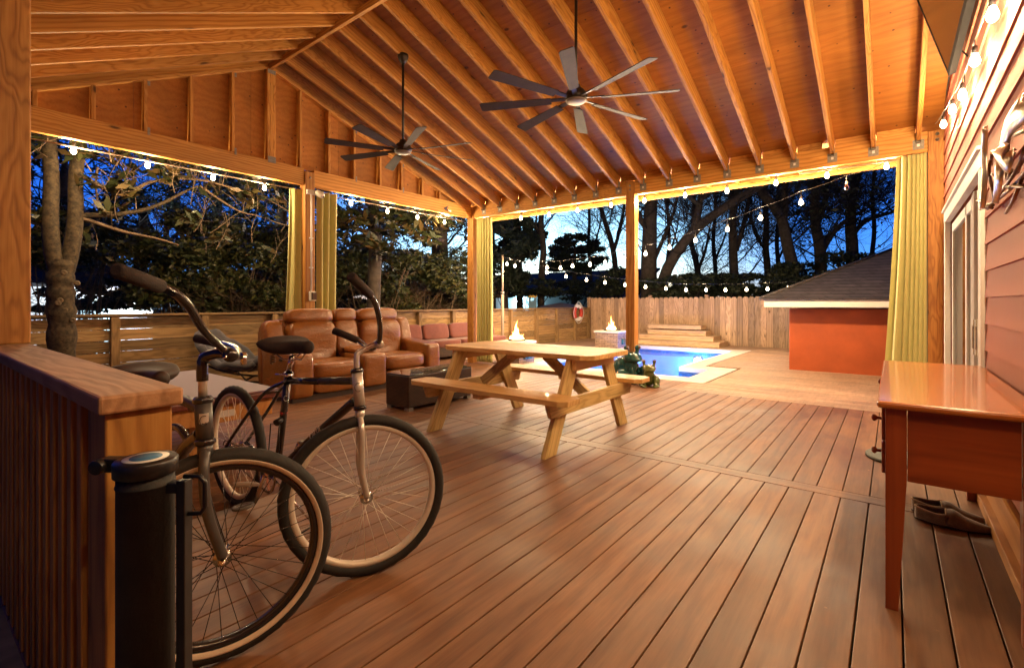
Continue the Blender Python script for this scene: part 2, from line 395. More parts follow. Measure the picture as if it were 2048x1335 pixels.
def glassmat():
    m = bpy.data.materials.new('pane_glass'); m.use_nodes = True; t = m.node_tree; t.nodes.clear()
    a = t.nodes.new('ShaderNodeBsdfGlossy'); a.inputs['Roughness'].default_value = .03
    b = t.nodes.new('ShaderNodeBsdfTransparent'); b.inputs[0].default_value = (.85,.87,.85,1)
    f = t.nodes.new('ShaderNodeFresnel'); f.inputs[0].default_value = 1.5
    x = t.nodes.new('ShaderNodeMixShader'); t.links.new(f.outputs[0], x.inputs[0]); t.links.new(b.outputs[0], x.inputs[1]); t.links.new(a.outputs[0], x.inputs[2])
    o = t.nodes.new('ShaderNodeOutputMaterial'); t.links.new(x.outputs[0], o.inputs[0]); return m
M['glass'] = glassmat()
def watermat():
    m = bpy.data.materials.new('pool_water'); m.use_nodes = True; t = m.node_tree; t.nodes.clear()
    a = t.nodes.new('ShaderNodeBsdfGlossy'); a.inputs['Roughness'].default_value = .04
    b = t.nodes.new('ShaderNodeBsdfTransparent'); b.inputs[0].default_value = (.50,.80,1,1)
    f = t.nodes.new('ShaderNodeFresnel'); f.inputs[0].default_value = 1.33
    tc = t.nodes.new('ShaderNodeTexCoord'); n = t.nodes.new('ShaderNodeTexNoise'); n.inputs['Scale'].default_value = 9; n.inputs['Detail'].default_value = 3
    t.links.new(tc.outputs['Object'], n.inputs['Vector'])
    bp = t.nodes.new('ShaderNodeBump'); bp.inputs['Strength'].default_value = .30; bp.inputs['Distance'].default_value = .03; t.links.new(n.outputs[0], bp.inputs['Height'])
    t.links.new(bp.outputs[0], a.inputs['Normal']); t.links.new(bp.outputs[0], f.inputs['Normal'])
    fm = t.nodes.new('ShaderNodeMath'); fm.operation = 'MULTIPLY'; fm.inputs[1].default_value = .40; t.links.new(f.outputs[0], fm.inputs[0])
    x = t.nodes.new('ShaderNodeMixShader'); t.links.new(fm.outputs[0], x.inputs[0]); t.links.new(b.outputs[0], x.inputs[1]); t.links.new(a.outputs[0], x.inputs[2])
    o = t.nodes.new('ShaderNodeOutputMaterial'); t.links.new(x.outputs[0], o.inputs[0]); return m
M['water'] = watermat()
def brickish(name, c1, c2, mortar, sx, sy, axis='xz', msize=.02, rough=.8, bumps=.5, bias=0):
    m = mat(name, c1, rough); p = N(m, 'ShaderNodeTexCoord').outputs['Object']
    s = N(m, 'ShaderNodeSeparateXYZ'); L(m, p, s.inputs[0]); c = N(m, 'ShaderNodeCombineXYZ')
    ad = N(m, 'ShaderNodeMath', operation='ADD'); L(m, s.outputs[0], ad.inputs[0]); L(m, s.outputs[1], ad.inputs[1])
    L(m, ad.outputs[0], c.inputs[0]); L(m, s.outputs[2], c.inputs[1])
    b = N(m, 'ShaderNodeTexBrick'); b.inputs['Scale'].default_value = 1; b.inputs['Brick Width'].default_value = sx; b.inputs['Row Height'].default_value = sy
    b.inputs['Mortar Size'].default_value = msize*sy; b.inputs['Color1'].default_value = (*c1, 1); b.inputs['Color2'].default_value = (*c2, 1); b.inputs['Mortar'].default_value = (*mortar, 1)
    b.inputs['Bias'].default_value = bias
    L(m, c.outputs[0], b.inputs['Vector'])
    n = noise(m, p, 7, 4); cc = vmul(m, b.outputs['Color'], ramp(m, n, [(.3, (.6,)*3), (.7, (1.25,)*3)]))
    L(m, cc, m.node_tree.nodes['Principled BSDF'].inputs['Base Color']); bump(m, b.outputs['Fac'], -bumps, .01); return m
M['stone'] = brickish('stacked_stone', (.36,.24,.16), (.20,.13,.11), (.08,.06,.05), .16, .045, msize=.12)
M['shingle'] = brickish('roof_shingles', (.065,.055,.060), (.042,.036,.042), (.015,.013,.014), .30, .055, msize=.12, bumps=.6)
M['wicker'] = brickish('brown_wicker', (.105,.048,.026), (.060,.028,.016), (.010,.005,.004), .028, .014, msize=.25, rough=.5, bumps=1.0)
M['tile'] = brickish('waterline_tile', (.03,.10,.28), (.015,.04,.14), (.10,.12,.2), .10, .10, msize=.05, rough=.3)
M['plaster'] = simple('blue_pool_plaster', (.16,.36,.62), .7, var=.12, sc=3)
M['ledgeplaster'] = simple('pale_ledge_plaster', (.08,.40,.66), .7, var=.1, sc=4)
M['siding'] = simple('rust_siding', (.34,.092,.044), .72, var=.05, sc=3, bsc=60, bst=.12)
M['blade_metal'] = simple('brushed_metal', (.50,.44,.38), .28, metal=.9, var=.15, sc=30, bsc=140, bst=.2)
M['rod_metal'] = simple('brown_rod', (.16,.09,.05), .4, metal=.7, var=.3, sc=30)
M['tealglaze'] = simple('teal_glaze', (.012,.075,.075), .12, var=.6, sc=8, bsc=22, bst=.6, coat=.8)
M['greenglaze'] = simple('green_glaze', (.10,.13,.035), .14, var=.5, sc=12, bsc=25, bst=.6, coat=.8)

def leaves(name, parent, mt, centers, n, size, seed=1, elong=2.2, flat=.0, jitter=1.0):
    """n small leaf shaped faces spread through ellipsoid clumps [(c, r)]"""
    rs = np.random.RandomState(seed); C = np.array([list(c)+list(r) for c, r in centers]); vol = (C[:, 3]*C[:, 4]*C[:, 5])**(2/3.)
    idx = rs.choice(len(C), n, p=vol/vol.sum()); d = rs.normal(size=(n, 3)); d /= np.linalg.norm(d, axis=1)[:, None]
    rr = rs.uniform(0.25, 1, n)**.5*rs.uniform(.75, 1.12, n)
    P = C[idx, :3]+d*C[idx, 3:]*rr[:, None]
    a = rs.normal(size=(n, 3)); a[:, 2] *= .6; a /= np.linalg.norm(a, axis=1)[:, None]
    b = rs.normal(size=(n, 3)); b -= a*(a*b).sum(1)[:, None]; b /= np.linalg.norm(b, axis=1)[:, None]
    s = size*rs.uniform(.6, 1.3, n)[:, None]; a *= s*elong/2; b *= s/2
    nn = np.cross(a, b); nn /= np.linalg.norm(nn, axis=1)[:, None]
    v = np.stack([P-a, P+b-a*.1+nn*s*.12, P+a, P-b-a*.1+nn*s*.12], 1).reshape(-1, 3)
    me = bpy.data.meshes.new(name); me.vertices.add(4*n); me.loops.add(4*n); me.polygons.add(n)
    me.vertices.foreach_set('co', v.ravel()); me.loops.foreach_set('vertex_index', np.arange(4*n, dtype=np.int32))
    me.polygons.foreach_set('loop_start', np.arange(0, 4*n, 4, dtype=np.int32)); me.polygons.foreach_set('loop_total', np.full(n, 4, dtype=np.int32))
    me.update(); me.validate(); me.materials.append(mt)
    o = bpy.data.objects.new(name, me); COL.objects.link(o)
    if parent: o.parent = parent; o.matrix_parent_inverse = Matrix.Translation(-parent.location)
    return o
class Twigs:
    """many thin three sided limbs in one mesh"""
    def __init__(s): s.v = []; s.f = []
    def seg(s, p, q, r0, r1, n=3):
        d = (q-p); 
        if d.length < 1e-6: return
        d.normalize(); a = V((0,0,1)) if abs(d.z) < .9 else V((1,0,0)); u = d.cross(a).normalized(); w = d.cross(u); b = len(s.v)
        for c, r in ((p, r0), (q, r1)):
            for k in range(n):
                t = 2*math.pi*k/n; s.v.append(tuple(c+(u*math.cos(t)+w*math.sin(t))*r))
        for k in range(n): s.f.append((b+k, b+(k+1) % n, b+n+(k+1) % n, b+n+k))
    def grow(s, p, d, L_, r, depth, rg, spread=.6, up=.12, tips=None, n=3, kids=(2, 3), steps=3):
        q = p.copy(); dd = d.normalized()
        for i in range(steps):
            dd = (dd+V((rg.gauss(0, .17), rg.gauss(0, .17), rg.gauss(0, .14)+up*.4))).normalized()
            q2 = q+dd*(L_/steps); s.seg(q, q2, r*(1-.32*i/steps), r*(1-.32*(i+1)/steps), n); q = q2
            if depth > 0 and i < steps-1 and rg.random() < .55:
                a = (dd+V((rg.gauss(0, spread), rg.gauss(0, spread), rg.gauss(0, spread*.7)+up))).normalized()
                s.grow(q, a, L_*rg.uniform(.45, .7), r*.45, depth-1, rg, spread, up, tips, 3, kids, steps)
        if depth <= 0:
            if tips is not None: tips.append(q)
            return
        for k in range(rg.randint(*kids)):
            a = (dd+V((rg.gauss(0, spread), rg.gauss(0, spread), rg.gauss(0, spread*.7)+up))).normalized()
            s.grow(q, a, L_*rg.uniform(.6, .85), r*rg.uniform(.5, .66), depth-1, rg, spread, up, tips, n if depth > 2 else 3, kids, steps)
    def build(s, name, mt, parent=None):
        me = bpy.data.meshes.new(name); me.from_pydata(s.v, [], s.f); me.update(); me.materials.append(mt)
        me.polygons.foreach_set('use_smooth', [True]*len(s.f))
        o = bpy.data.objects.new(name, me); COL.objects.link(o)
        if parent: o.parent = parent; o.matrix_parent_inverse = Matrix.Translation(-parent.location)
        return o
def plight(name, loc, power, col, r=.03, parent=None):
    l = bpy.data.lights.new(name, 'POINT'); l.energy = power; l.color = col; l.shadow_soft_size = r
    o = bpy.data.objects.new(name, l); COL.objects.link(o)
    if parent: o.parent = parent; o.matrix_parent_inverse = Matrix.Translation(-parent.location)
    o.location = loc
    return o
def text_mesh(name, s, mt, mtx, size, parent, ext=.0008):
    c = bpy.data.curves.new(name, 'FONT'); c.body = s; c.size = size; c.extrude = ext; c.align_x = 'CENTER'; c.align_y = 'CENTER'
    t = bpy.data.objects.new(name, c); COL.objects.link(t); bpy.context.view_layer.update()
    me = bpy.data.meshes.new_from_object(t); bpy.data.objects.remove(t)
    me.transform(mtx); me.materials.clear(); me.materials.append(mt)
    o = bpy.data.objects.new(name, me); COL.objects.link(o); o.parent = parent; o.matrix_parent_inverse = Matrix.Translation(-parent.location)
    return o

# ================================================================== SETTING
X_AX, Y_AX, Z_AX = V((1,0,0)), V((0,1,0)), V((0,0,1))
FX, FY = -7.65, 13.8          # left fence line, back fence line
YB, XL, XW = 6.85, -6.3, .43  # far beam, left beam, house wall
ZB0, ZB1 = 2.72, 2.94         # beam bottom / top
PEAK_Y, PEAK_Z = 3.0, 4.14; SF, SN = .345, .47
def roof_z(y): return PEAK_Z-(y-PEAK_Y)*SF if y > PEAK_Y else PEAK_Z-(PEAK_Y-y)*SN
mb = MB(); q_ = [(-150,-150),(150,-150),(150,150),(-150,150)]; h_ = [(-5.5,7.2),(-2.2,7.2),(-2.2,12.4),(-5.5,12.4)]
mb.add([(x,y,-.5) for x,y in q_+h_], [(k,(k+1)%4,4+(k+1)%4,4+k) for k in range(4)]); tag(mb.build('ground', M['soil']), kind='structure')
# patio slab in front of the deck (lower left corner of the picture)
mb = MB(); mb.box(-4.2, -1.0, -3.5, .262, -.12, -.008); tag(mb.build('patio', M['slab']), kind='structure')
# covered deck: boards run towards the pool, one cross board at Y 3.45
mb = MB(); x = -.105-.1317*58+.0035
while x < XW-.01:
    x1 = min(x+.1317-.0055, XW-.004)
    lo = .262 if x < -1.0 else -1.4
    mb.box(x, x1, lo, 3.385, -.03, 0); mb.box(x, x1, 3.515, 6.28 if x > -2.32 else 6.98, -.03, 0)
    x += .1317
mb.box(FX+.03, XW-.004, 3.389, 3.511, -.03, .0008)
tag(mb.build('deck', M['deck'], bevel=.003), kind='structure')
# pool-side deck, pale boards running crosswise
POOL = [(-5.27, 12.2), (-2.96, 12.2), (-2.96, 8.55), (-2.42, 8.55), (-2.42, 7.42), (-5.27, 7.42)]
mb = MB(); y = 6.29
while y < 13.7:
    y1 = y+.128
    def seg(a, b):
        if b-a > .05: mb.box(a, b, y, y1, -.031, -.0012)
    if y < 6.98: seg(-2.3, 4)
    elif y < 8.95: seg(-2.05, 4); seg(FX+.03, -5.6)
    elif y < 12.5: seg(-2.6, 4); seg(FX+.03, -5.6)
    else: seg(FX+.03, 4)
    y += .133
tag(mb.build('pool_deck', M['pooldeck'], bevel=.002), kind='structure')
mb = MB(); mb.box(FX-.1, 4, -.2, FY, -.4, -.06)  # joists read as one dark bed under the gaps, cut round the basin below
mb = MB()
mb.box(FX, 4, .27, 7.0, -.3, -.06); mb.box(-2.0, 4, 7.0, FY, -.3, -.06); mb.box(FX, -5.6, 7.0, FY, -.3, -.06); mb.box(-5.6, -2.0, 12.55, FY, -.3, -.06); mb.box(-1, XW, -1.4, .27, -.3, -.06)
tag(mb.build('deck_bed', M['blackmatte']), kind='structure')
# coping round the L shaped pool (butted slabs)
mb = MB(); z0, z1 = -.08, .006; w = .34
mb.box(-5.6, -2.62, 12.2, 12.54, z0, z1); mb.box(-2.96, -2.62, 8.89, 12.2, z0, z1); mb.box(-2.96, -2.08, 8.55, 8.89, z0, z1)
mb.box(-2.42, -2.08, 7.42, 8.55, z0, z1); mb.box(-5.6, -2.08, 7.0, 7.42, z0, z1); mb.box(-5.6, -5.27, 7.42, 12.2, z0, z1)
tag(mb.build('pool_coping', M['coping'], bevel=.01), kind='structure')
mb = MB()
zb = -1.25
def wall(mbb, x0, y0, x1, y1, za, zc): mbb.add([(x0,y0,za),(x1,y1,za),(x1,y1,zc),(x0,y0,zc)], [(0,1,2,3)])
for i in range(6):
    a = POOL[i]; b = POOL[(i+1) % 6]; wall(mb, *a, *b, zb, -.22)
mb.add([(-5.27,7.42,zb),(-2.42,7.42,zb),(-2.42,12.2,zb),(-5.27,12.2,zb)], [(0,1,2,3)])
tag(mb.build('pool_basin', M['plaster']), kind='structure')
mb = MB()
for i in range(6):
    a = POOL[i]; b = POOL[(i+1) % 6]; wall(mb, *a, *b, -.22, -.08)
tag(mb.build('waterline_band', M['tile']), kind='structure')
mb = MB(); mb.box(-5.25, -2.98, 7.44, 8.5, zb+.01, -.36); mb.box(-2.98, -2.43, 7.95, 8.53, zb+.01, -.32); mb.box(-2.98, -2.43, 7.43, 7.95, zb+.01, -.55)
mb.box(-5.25, -4.6, 8.5, 9.3, zb+.01, -.30)
tag(mb.build('pool_ledge', M['ledgeplaster'], bevel=.01), kind='structure')
mb = MB(); mb.add([(p[0], p[1], -.115) for p in POOL], [tuple(range(6))]); tag(mb.build('pool_water', M['water']), kind='structure')

# pool lamp set in the far wall
t = thing('pool_lamp', 'round glowing lamp set in the far wall of the blue pool', 'pool light', (-3.75, 12.18, -.30))
mb = MB(); mb.lathe([(0,0),(.10,0),(.10,.03),(0,.03)], (-3.75, 12.19, -.30), (0,-1,0)); mb.build('lens', M['poollamp'], t)
mb = MB(); mb.lathe([(.10,0),(.13,0),(.13,.025),(.10,.025)], (-3.75, 12.19, -.30), (0,-1,0)); mb.build('rim', M['chrome'], t)
plight('lamp_and_fill_light', (-3.75, 11.95, -.34), 210, (.10, .30, 1), .08, t)
plight('lamp_and_fill_light', (-4.2, 10.2, -.62), 120, (.08, .34, 1), .15, t)  # added fill in mid water, no fitting here, lifts the basin blue
plight('lamp_and_fill_light', (-3.4, 8.2, -.20), 75, (.12, .55, 1), .06, t)  # added fill over the ledge, turns the near water cyan
plight('lamp_and_fill_light', (-4.6, 8.2, -.20), 80, (.10, .48, 1), .06, t)  # further added ledge fill

# ================================================================== PAVILION
pav = thing('pavilion', 'open pine pavilion roof with bare rafters and plywood over the deck', 'pavilion', (XL, YB, 0))
def post(x, y, z1=2.72, s=.07, w=None):
    mb = MB(); mb.box(x-s, x+s, y-s, y+s, 0, z1); mb.build('post', M['post'], pav, bevel=.006)
post(XL+.02, YB-.02, 2.93); post(-3.07, YB, 2.93); post(.365, YB-.02, 2.93); post(XL, 3.53, 2.90)
mb = MB(); mb.box(-3.29, -3.15, .27, .41, .935, 2.72); mb.build('post', M['post'], pav, bevel=.006)
# beams
mb = MB(); mb.box(XL+.09, -3.141, YB-.07, YB-.03, ZB0, ZB1); mb.box(XL+.09, -3.141, YB-.028, YB+.012, ZB0, ZB1)
mb.box(-2.999, .294, YB-.07, YB-.03, ZB0, ZB1); mb.box(-2.999, .294, YB-.028, YB+.012, ZB0, ZB1); mb.build('beam', M['pine'], pav, bevel=.003)
mb = MB(); mb.box(XL-.02, XL+.05, .35, 3.46, ZB0-.01, ZB1); mb.box(XL-.02, XL+.05, 3.60, YB-.091, ZB0-.01, ZB1); mb.build('beam', M['pine'], pav, bevel=.003)
mb = MB(); mb.box(XL-.05, XW-.01, .27, .345, ZB0, ZB1); mb.build('beam', M['pine'], pav, bevel=.003)
# gable wall: sheathing and studs on the left beam
mb = MB(); gx = XL-.035
ys = [.35, 1.6, 2.8, 3.0, 4.02, 5.24, 6.76]
for a, b in zip(ys[:-1], ys[1:]):
    a2 = a+.003; za, zc = roof_z(a2)+.05, roof_z(b)+.05
    mb.seed(); mb.add([(gx,a2,ZB1+.001),(gx,b,ZB1+.001),(gx,b,zc),(gx,a2,za),(gx-.012,a2,ZB1+.001),(gx-.012,b,ZB1+.001),(gx-.012,b,zc),(gx-.012,a2,za)], [(0,1,2,3),(7,6,5,4),(0,4,5,1),(3,2,6,7),(0,3,7,4),(1,5,6,2)])
gw = mb.build('gable_wall', M['ply_gable'], pav)
def studs(y, n=1):
    mb = MB()
    for i in range(n):
        y0 = y-.0185*n+.037*i; mb.box(gx+.002, gx+.088, y0, y0+.035, ZB1+.002, roof_z(y)-.037)
    mb.build('stud', M['pine'], gw, bevel=.002)
for y in (.84, 1.26, 1.69, 2.12, 2.56, 3.41, 3.83, 4.24, 4.70, 5.12, 5.56, 5.96): studs(y)
studs(3.02, 3)
mb = MB(); mb.beam((gx+.045, .42, roof_z(.42)-.018), (gx+.045, PEAK_Y-.01, PEAK_Z-.018), .086, .035); mb.beam((gx+.045, PEAK_Y+.01, PEAK_Z-.018), (gx+.045, 6.76, roof_z(6.76)-.018), .086, .035)
mb.build('gable_plate', M['pine'], gw, bevel=.002)
for y in (1.69, 2.56, 3.02, 4.24, 5.12):
    zt = roof_z(y)-.04
    for zz in ((zt-.05, zt), (ZB1-.03, ZB1+.05)):
        mb = MB(); mb.box(gx+.089, gx+.091, y+.012 if y != 3.02 else y-.05, y+.036 if y != 3.02 else y+.05, *zz); mb.build('clip', M['galv'], gw)
# rafters
def roof_board(x, near):
    h = .19; t2 = .038
    if near:
        a = V((x+t2/2+.002, PEAK_Y+.01, roof_z(PEAK_Y)+h/2)); b = V((x+t2/2+.002, -.12, roof_z(-.12)+h/2))
    else:
        a = V((x, PEAK_Y-.01, PEAK_Z+h/2)); b = V((x, YB-.075, roof_z(YB-.075)+h/2))
    return a, b
hx0 = -5.95
RX = [hx0+.3855*k for k in range(17)]+[XL-.0]
for i, x in enumerate(sorted(RX)):
    a, b = roof_board(x, False)
    mb = MB(); mb.beam(a, b, .038, .182)
    if abs(x-XL) > .01: mb.box(x-.019, x+.019, YB+.013, 7.38, 2.80, 2.93)
    r = mb.build('rafter', M['pine'], pav, bevel=.003)
    if abs(x-XL) > .01:
        mb = MB(); zz = roof_z(YB-.07)
        mb.box(x-.048, x+.048, YB-.0732, YB-.0702, zz-.075, zz+.028); mb.box(x-.022, x-.0195, YB-.13, YB-.0735, zz+.0, zz+.10); mb.box(x+.0195, x+.022, YB-.13, YB-.0735, zz+.0, zz+.10)
        mb.box(x-.0195, x+.0195, YB-.13, YB-.074, zz-.006, zz-.003); mb.build('hanger', M['galv'], r)
        mb = MB(); mb.box(x-.012, x+.012, YB-.0752, YB-.0736, zz-.045, zz-.015); mb.build('label', M['white'], r)
    a, b = roof_board(x, True); mb = MB(); mb.beam(a, b, .038, .182); mb.build('rafter', M['pine'], pav, bevel=.003)
mb = MB(); mb.box(XL, XW-.02, PEAK_Y-.019, PEAK_Y+.019, PEAK_Z-.05, PEAK_Z+.02); mb.build('ridge_board', M['pine'], pav)
mb = MB()
for i in range(17):
    x0 = RX[i]+.03; x1 = x0+.3255
    if i in (3, 5, 8, 13): x1 = x0+.25
    if x1 < .4: mb.box(x0, x1, YB-.055, YB-.02, ZB1+.002, ZB1+.11)
mb.build('blocking', M['pine'], pav, bevel=.002)
# roof sheets, slightly different board to board
mb = MB()
def sheet(x0, x1, ya, yb_):
    za, zb_ = roof_z(ya)+.192, roof_z(yb_)+.192; mb.seed()
    mb.add([(x0,ya,za),(x1,ya,za),(x1,yb_,zb_),(x0,yb_,zb_),(x0,ya,za+.012),(x1,ya,za+.012),(x1,yb_,zb_+.012),(x0,yb_,zb_+.012)],
           [(0,3,2,1),(4,5,6,7),(0,1,5,4),(3,7,6,2),(0,4,7,3),(1,2,6,5)])
k = 0
for ya, yb_ in ((PEAK_Y, 4.16), (4.163, 5.33), (5.333, 6.5), (6.503, 7.42), (1.84, PEAK_Y), (.67, 1.837), (-.15, .667)):
    off = 1.16*(k % 2); x = XL-.45-off; k += 1
    while x < XW:
        xa, xb = max(x, XL-.45), min(x+2.32, XW-.015)
        if xb > xa+.02: sheet(xa, xb-.003, ya, yb_)
        x += 2.32
mb.build('roof_sheathing', M['ply'], pav)
mb = MB()
mb.box(XL-.45, XW-.02, 7.385, 7.42, 2.75, 2.81)
mb.box(XL-.45, XW-.02, 7.33, 7.38, 2.735, 2.77)
mb.build('fascia', M['pine'], pav, bevel=.003)
mb = MB(); mb.beam((XL-.4, PEAK_Y, PEAK_Z+.19), (XL-.4, -.15, roof_z(-.15)+.19), .035, .14); mb.beam((XL-.4, PEAK_Y, PEAK_Z+.19), (XL-.4, 7.4, roof_z(7.4)+.19), .035, .14); mb.build('barge_board', M['pine'], pav)
# roof covering so no sky leaks through
mb = MB()
for ya, yb_ in ((-.2, PEAK_Y), (PEAK_Y, 7.46)):
    za, zb_ = roof_z(ya)+.215, roof_z(yb_)+.215
    mb.add([(XL-.5,ya,za),(XW,ya,za),(XW,yb_,zb_),(XL-.5,yb_,zb_)], [(0,1,2,3)])
mb.build('shingles', M['darkroof'], pav)
for x, y, z in ((.37, YB-.0925, 2.83), (.37, YB-.0925, 2.89), (-3.07, YB-.072, 2.80), (-3.07, YB-.072, 2.86)):
    mb = MB(); mb.lathe([(0,0),(.017,0),(.017,.006),(.007,.008),(.007,.014),(0,.014)], (x, y, z), (0,-1,0), 12); mb.build('bolt', M['galv'], pav)
mb = MB(); mb.lathe([(0,0),(.016,0),(.016,.006),(0,.008)], (XL+.072, 3.53, 2.82), (1,0,0), 10); mb.build('bolt', M['galv'], pav)

# ================================================================== HOUSE
hs_ = thing('house', 'rust coloured lap sided house wall with white sliding door', 'house', (XW, 3, 0))
DY0, DY1, DZ = 3.98, 6.30, 1.90   # door opening
def siding(y0, y1, z0, z1, mbb):
    z = .25
    while z < 4.9:
        a, b = max(z, z0), min(z+.1505, z1)
        if b-a > .01:
            mbb.seed(); f = (a-z)/.1505; g = (b-z)/.1505
            xa = XW-.002-.012*(1-f); xb = XW-.002-.012*(1-g)
            mbb.add([(xa,y0,a),(xa,y1,a),(xb,y1,b),(xb,y0,b),(XW+.01,y0,a),(XW+.01,y1,a),(XW+.01,y1,b),(XW+.01,y0,b)], [(0,3,2,1),(0,1,5,4),(3,7,6,2),(0,4,7,3),(1,2,6,5)])
        z += .1505
mb = MB(); siding(-2.5, DY0-.11, .1, 4.5, mb); siding(DY1+.10, YB+.6, .1, 4.5, mb); siding(DY0-.11, DY1+.10, DZ+.115, 4.5, mb)
mb.build('siding', M['siding'], hs_)
mb = MB(); mb.box(XW+.012, XW+.1, -2.5, DY0-.02, -.4, 4.5); mb.box(XW+.012, XW+.1, DY1+.02, YB+.6, -.4, 4.5); mb.box(XW+.012, XW+.1, DY0-.02, DY1+.02, DZ+.02, 4.5); mb.build('wall', M['siding'], hs_)
mb = MB(); mb.box(XW-.055, XW+.01, -2.4, DY0-.12, .001, .06); mb.box(XW-.025, XW+.01, -2.4, DY0-.12, .061, .20); mb.build('ledger_board', M['orangewood'], hs_, bevel=.004)
d = MB(); z = DZ
d.box(XW-.03, XW+.012, DY0-.10, DY0-.001, .04, DZ); d.box(XW-.03, XW+.012, DY1+.001, DY1+.09, .04, DZ); d.box(XW-.032, XW+.012, DY0-.11, DY1+.10, DZ+.001, DZ+.10); d.box(XW-.05, XW+.012, DY0-.12, DY1+.11, DZ+.102, DZ+.125)
dr = d.build('sliding_door', M['white'], hs_, bevel=.003)
d = MB()
for y0 in (DY0+.002, DY0+.10, DY0+.155): d.box(XW-.022+.012*(y0 > DY0+.05), XW+.06, y0, y0+.05, .05, DZ-.02)
for y0, dx in ((DY0+1.15, .02), (DY1-.08, .02)): d.box(XW+dx, XW+dx+.035, y0, y0+.075, .05, DZ-.02)
d.box(XW+.02, XW+.055, DY0+.21, DY1-.08, DZ-.10, DZ-.02); d.box(XW+.02, XW+.055, DY0+.21, DY1-.08, .05, .14)
for k in range(5): d.box(XW+.004+.004*k, XW+.05, DY0+.56+.08*k, DY0+.575+.08*k, .05, DZ-.02)
d.build('frame', M['white'], dr, bevel=.002)
d = MB(); d.box(XW+.033, XW+.038, DY0+.21, DY1-.08, .14, DZ-.10); d.build('glass', M['glass'], dr)
for y0 in (DY0+.035, DY0+.17):
    d = MB(); d.box(XW-.034, XW-.0225, y0-.008, y0+.008, .80, 1.02); d.box(XW-.040, XW-.034, y0-.006, y0+.006, .84, .98)
    d.build('handle', M['chrome'], dr, bevel=.002)
mb = MB(); mb.box(XW+.5, XW+.52, DY0-.2, DY1+.3, .05, 2.2); mb.build('blind', M['coping'], hs_)   # pale drape inside the room
mb = MB(); mb.box(XW+.1, XW+.5, DY0-.4, DY1+.4, -.02, .02); mb.build('sill', M['white'], hs_)

# ================================================================== FENCES
pk = thing('picket_fence', 'tall fence of upright dog-eared boards behind the pool', 'fence', (FX, FY, -.4))
mb = MB(); x = FX+.02; i = 0
while x < 4.5:
    w = .136; zt = 1.29+RNG.uniform(-.012, .012); c = .042; mb.seed()
    prof = [(x,-.4),(x+w,-.4),(x+w,zt-c),(x+w-c*.8,zt),(x+c*.8,zt),(x,zt-c)]
    y0 = FY+.03+RNG.uniform(-.004, .004)
    vs = [(p[0], y0, p[1]) for p in prof]+[(p[0], y0+.018, p[1]) for p in prof]
    gc = [(p[1], p[0]-x, 0) for p in prof]*2
    mb.add(vs, [(0,1,2,3,4,5),(11,10,9,8,7,6)]+[(k, k+6, (k+1) % 6+6, (k+1) % 6) for k in range(6)], gc); x += .1415
mb.build('board_panel', M['picket'], pk)
for x in [FX+.03]+[FX+2.0+1.62*k for k in range(7)]:
    mb = MB(); mb.box(x-.045, x+.045, FY+.05 if x > FX+1 else FY-.08, FY+.14 if x > FX+1 else FY+.01, -.4, 1.35 if x > FX+1 else 1.31); mb.build('post', M['picket'], pk, bevel=.004)
lf = thing('slat_fence', 'low fence of weathered horizontal boards along the left side', 'fence', (FX, 5, -.4))
for seg_i in range(2):
    pass
mb = MB(); yy = [-1.2, -.1, .75, 1.74, 2.74, 3.72, 4.72, 5.7, 6.69, 7.65, 8.61, 9.72, 10.84, 11.86, 12.9, 13.72]
for a, b in zip(yy[:-1], yy[1:]):
    z = -.32; bz = RNG.uniform(-.01, .01)
    while z < .86:
        g = RNG.uniform(.001, .006) if a < 2.5 else .003
        mb.box(FX-.035, FX-.012, a+.004, b-.002, z+bz, z+bz+.138-g); z += .14
mb.box(FX-.037, FX-.010, -1.2, 13.72, .935, .957)
mb.build('board_panel', M['fence'], lf, bevel=.002)
for y in yy: mb = MB(); mb.box(FX-.008, FX+.075, y-.045, y+.045, -.38, .95 if y not in (5.7, 6.69) else .93); mb.build('post', M['fence'], lf, bevel=.004)
mb = MB(); mb.box(FX-.05, FX+.085, -1.2, 13.75, .958, .985); mb.build('cap_rail', M['fence'], lf, bevel=.003)

# ================================================================== HALF WALL with slats and cap
hw = thing('half_wall', 'waist high wooden half wall with thick plank cap and upright slats', 'half wall', (-2.2, .33, 0))
mb = MB(); CZ = .933
mb.add([], []); mb.box(-3.15, -1.245, .258, .407, CZ-.038, CZ); mb.build('cap', M['capwood'], hw, bevel=.006)
mb = MB(); mb.box(-1.40, -1.262, .272, .39, 0, CZ-.039); mb.build('end_post', M['post'], hw, bevel=.004)
mb = MB(); x = -1.42; i = 0
while x > -3.2: mb.box(x-.042, x, .264, .302, .0, CZ-.039); x -= .098; i += 1
mb.build('slat', M['post'], hw, bevel=.003)
mb = MB(); mb.box(-3.15, -1.402, .372, .388, .0, CZ-.039); mb.build('back_panel', M['post'], hw)
mb = MB(); mb.box(-3.15, -1.402, .32, .36, CZ-.13, CZ-.039); mb.build('top_rail', M['post'], hw, bevel=.003)

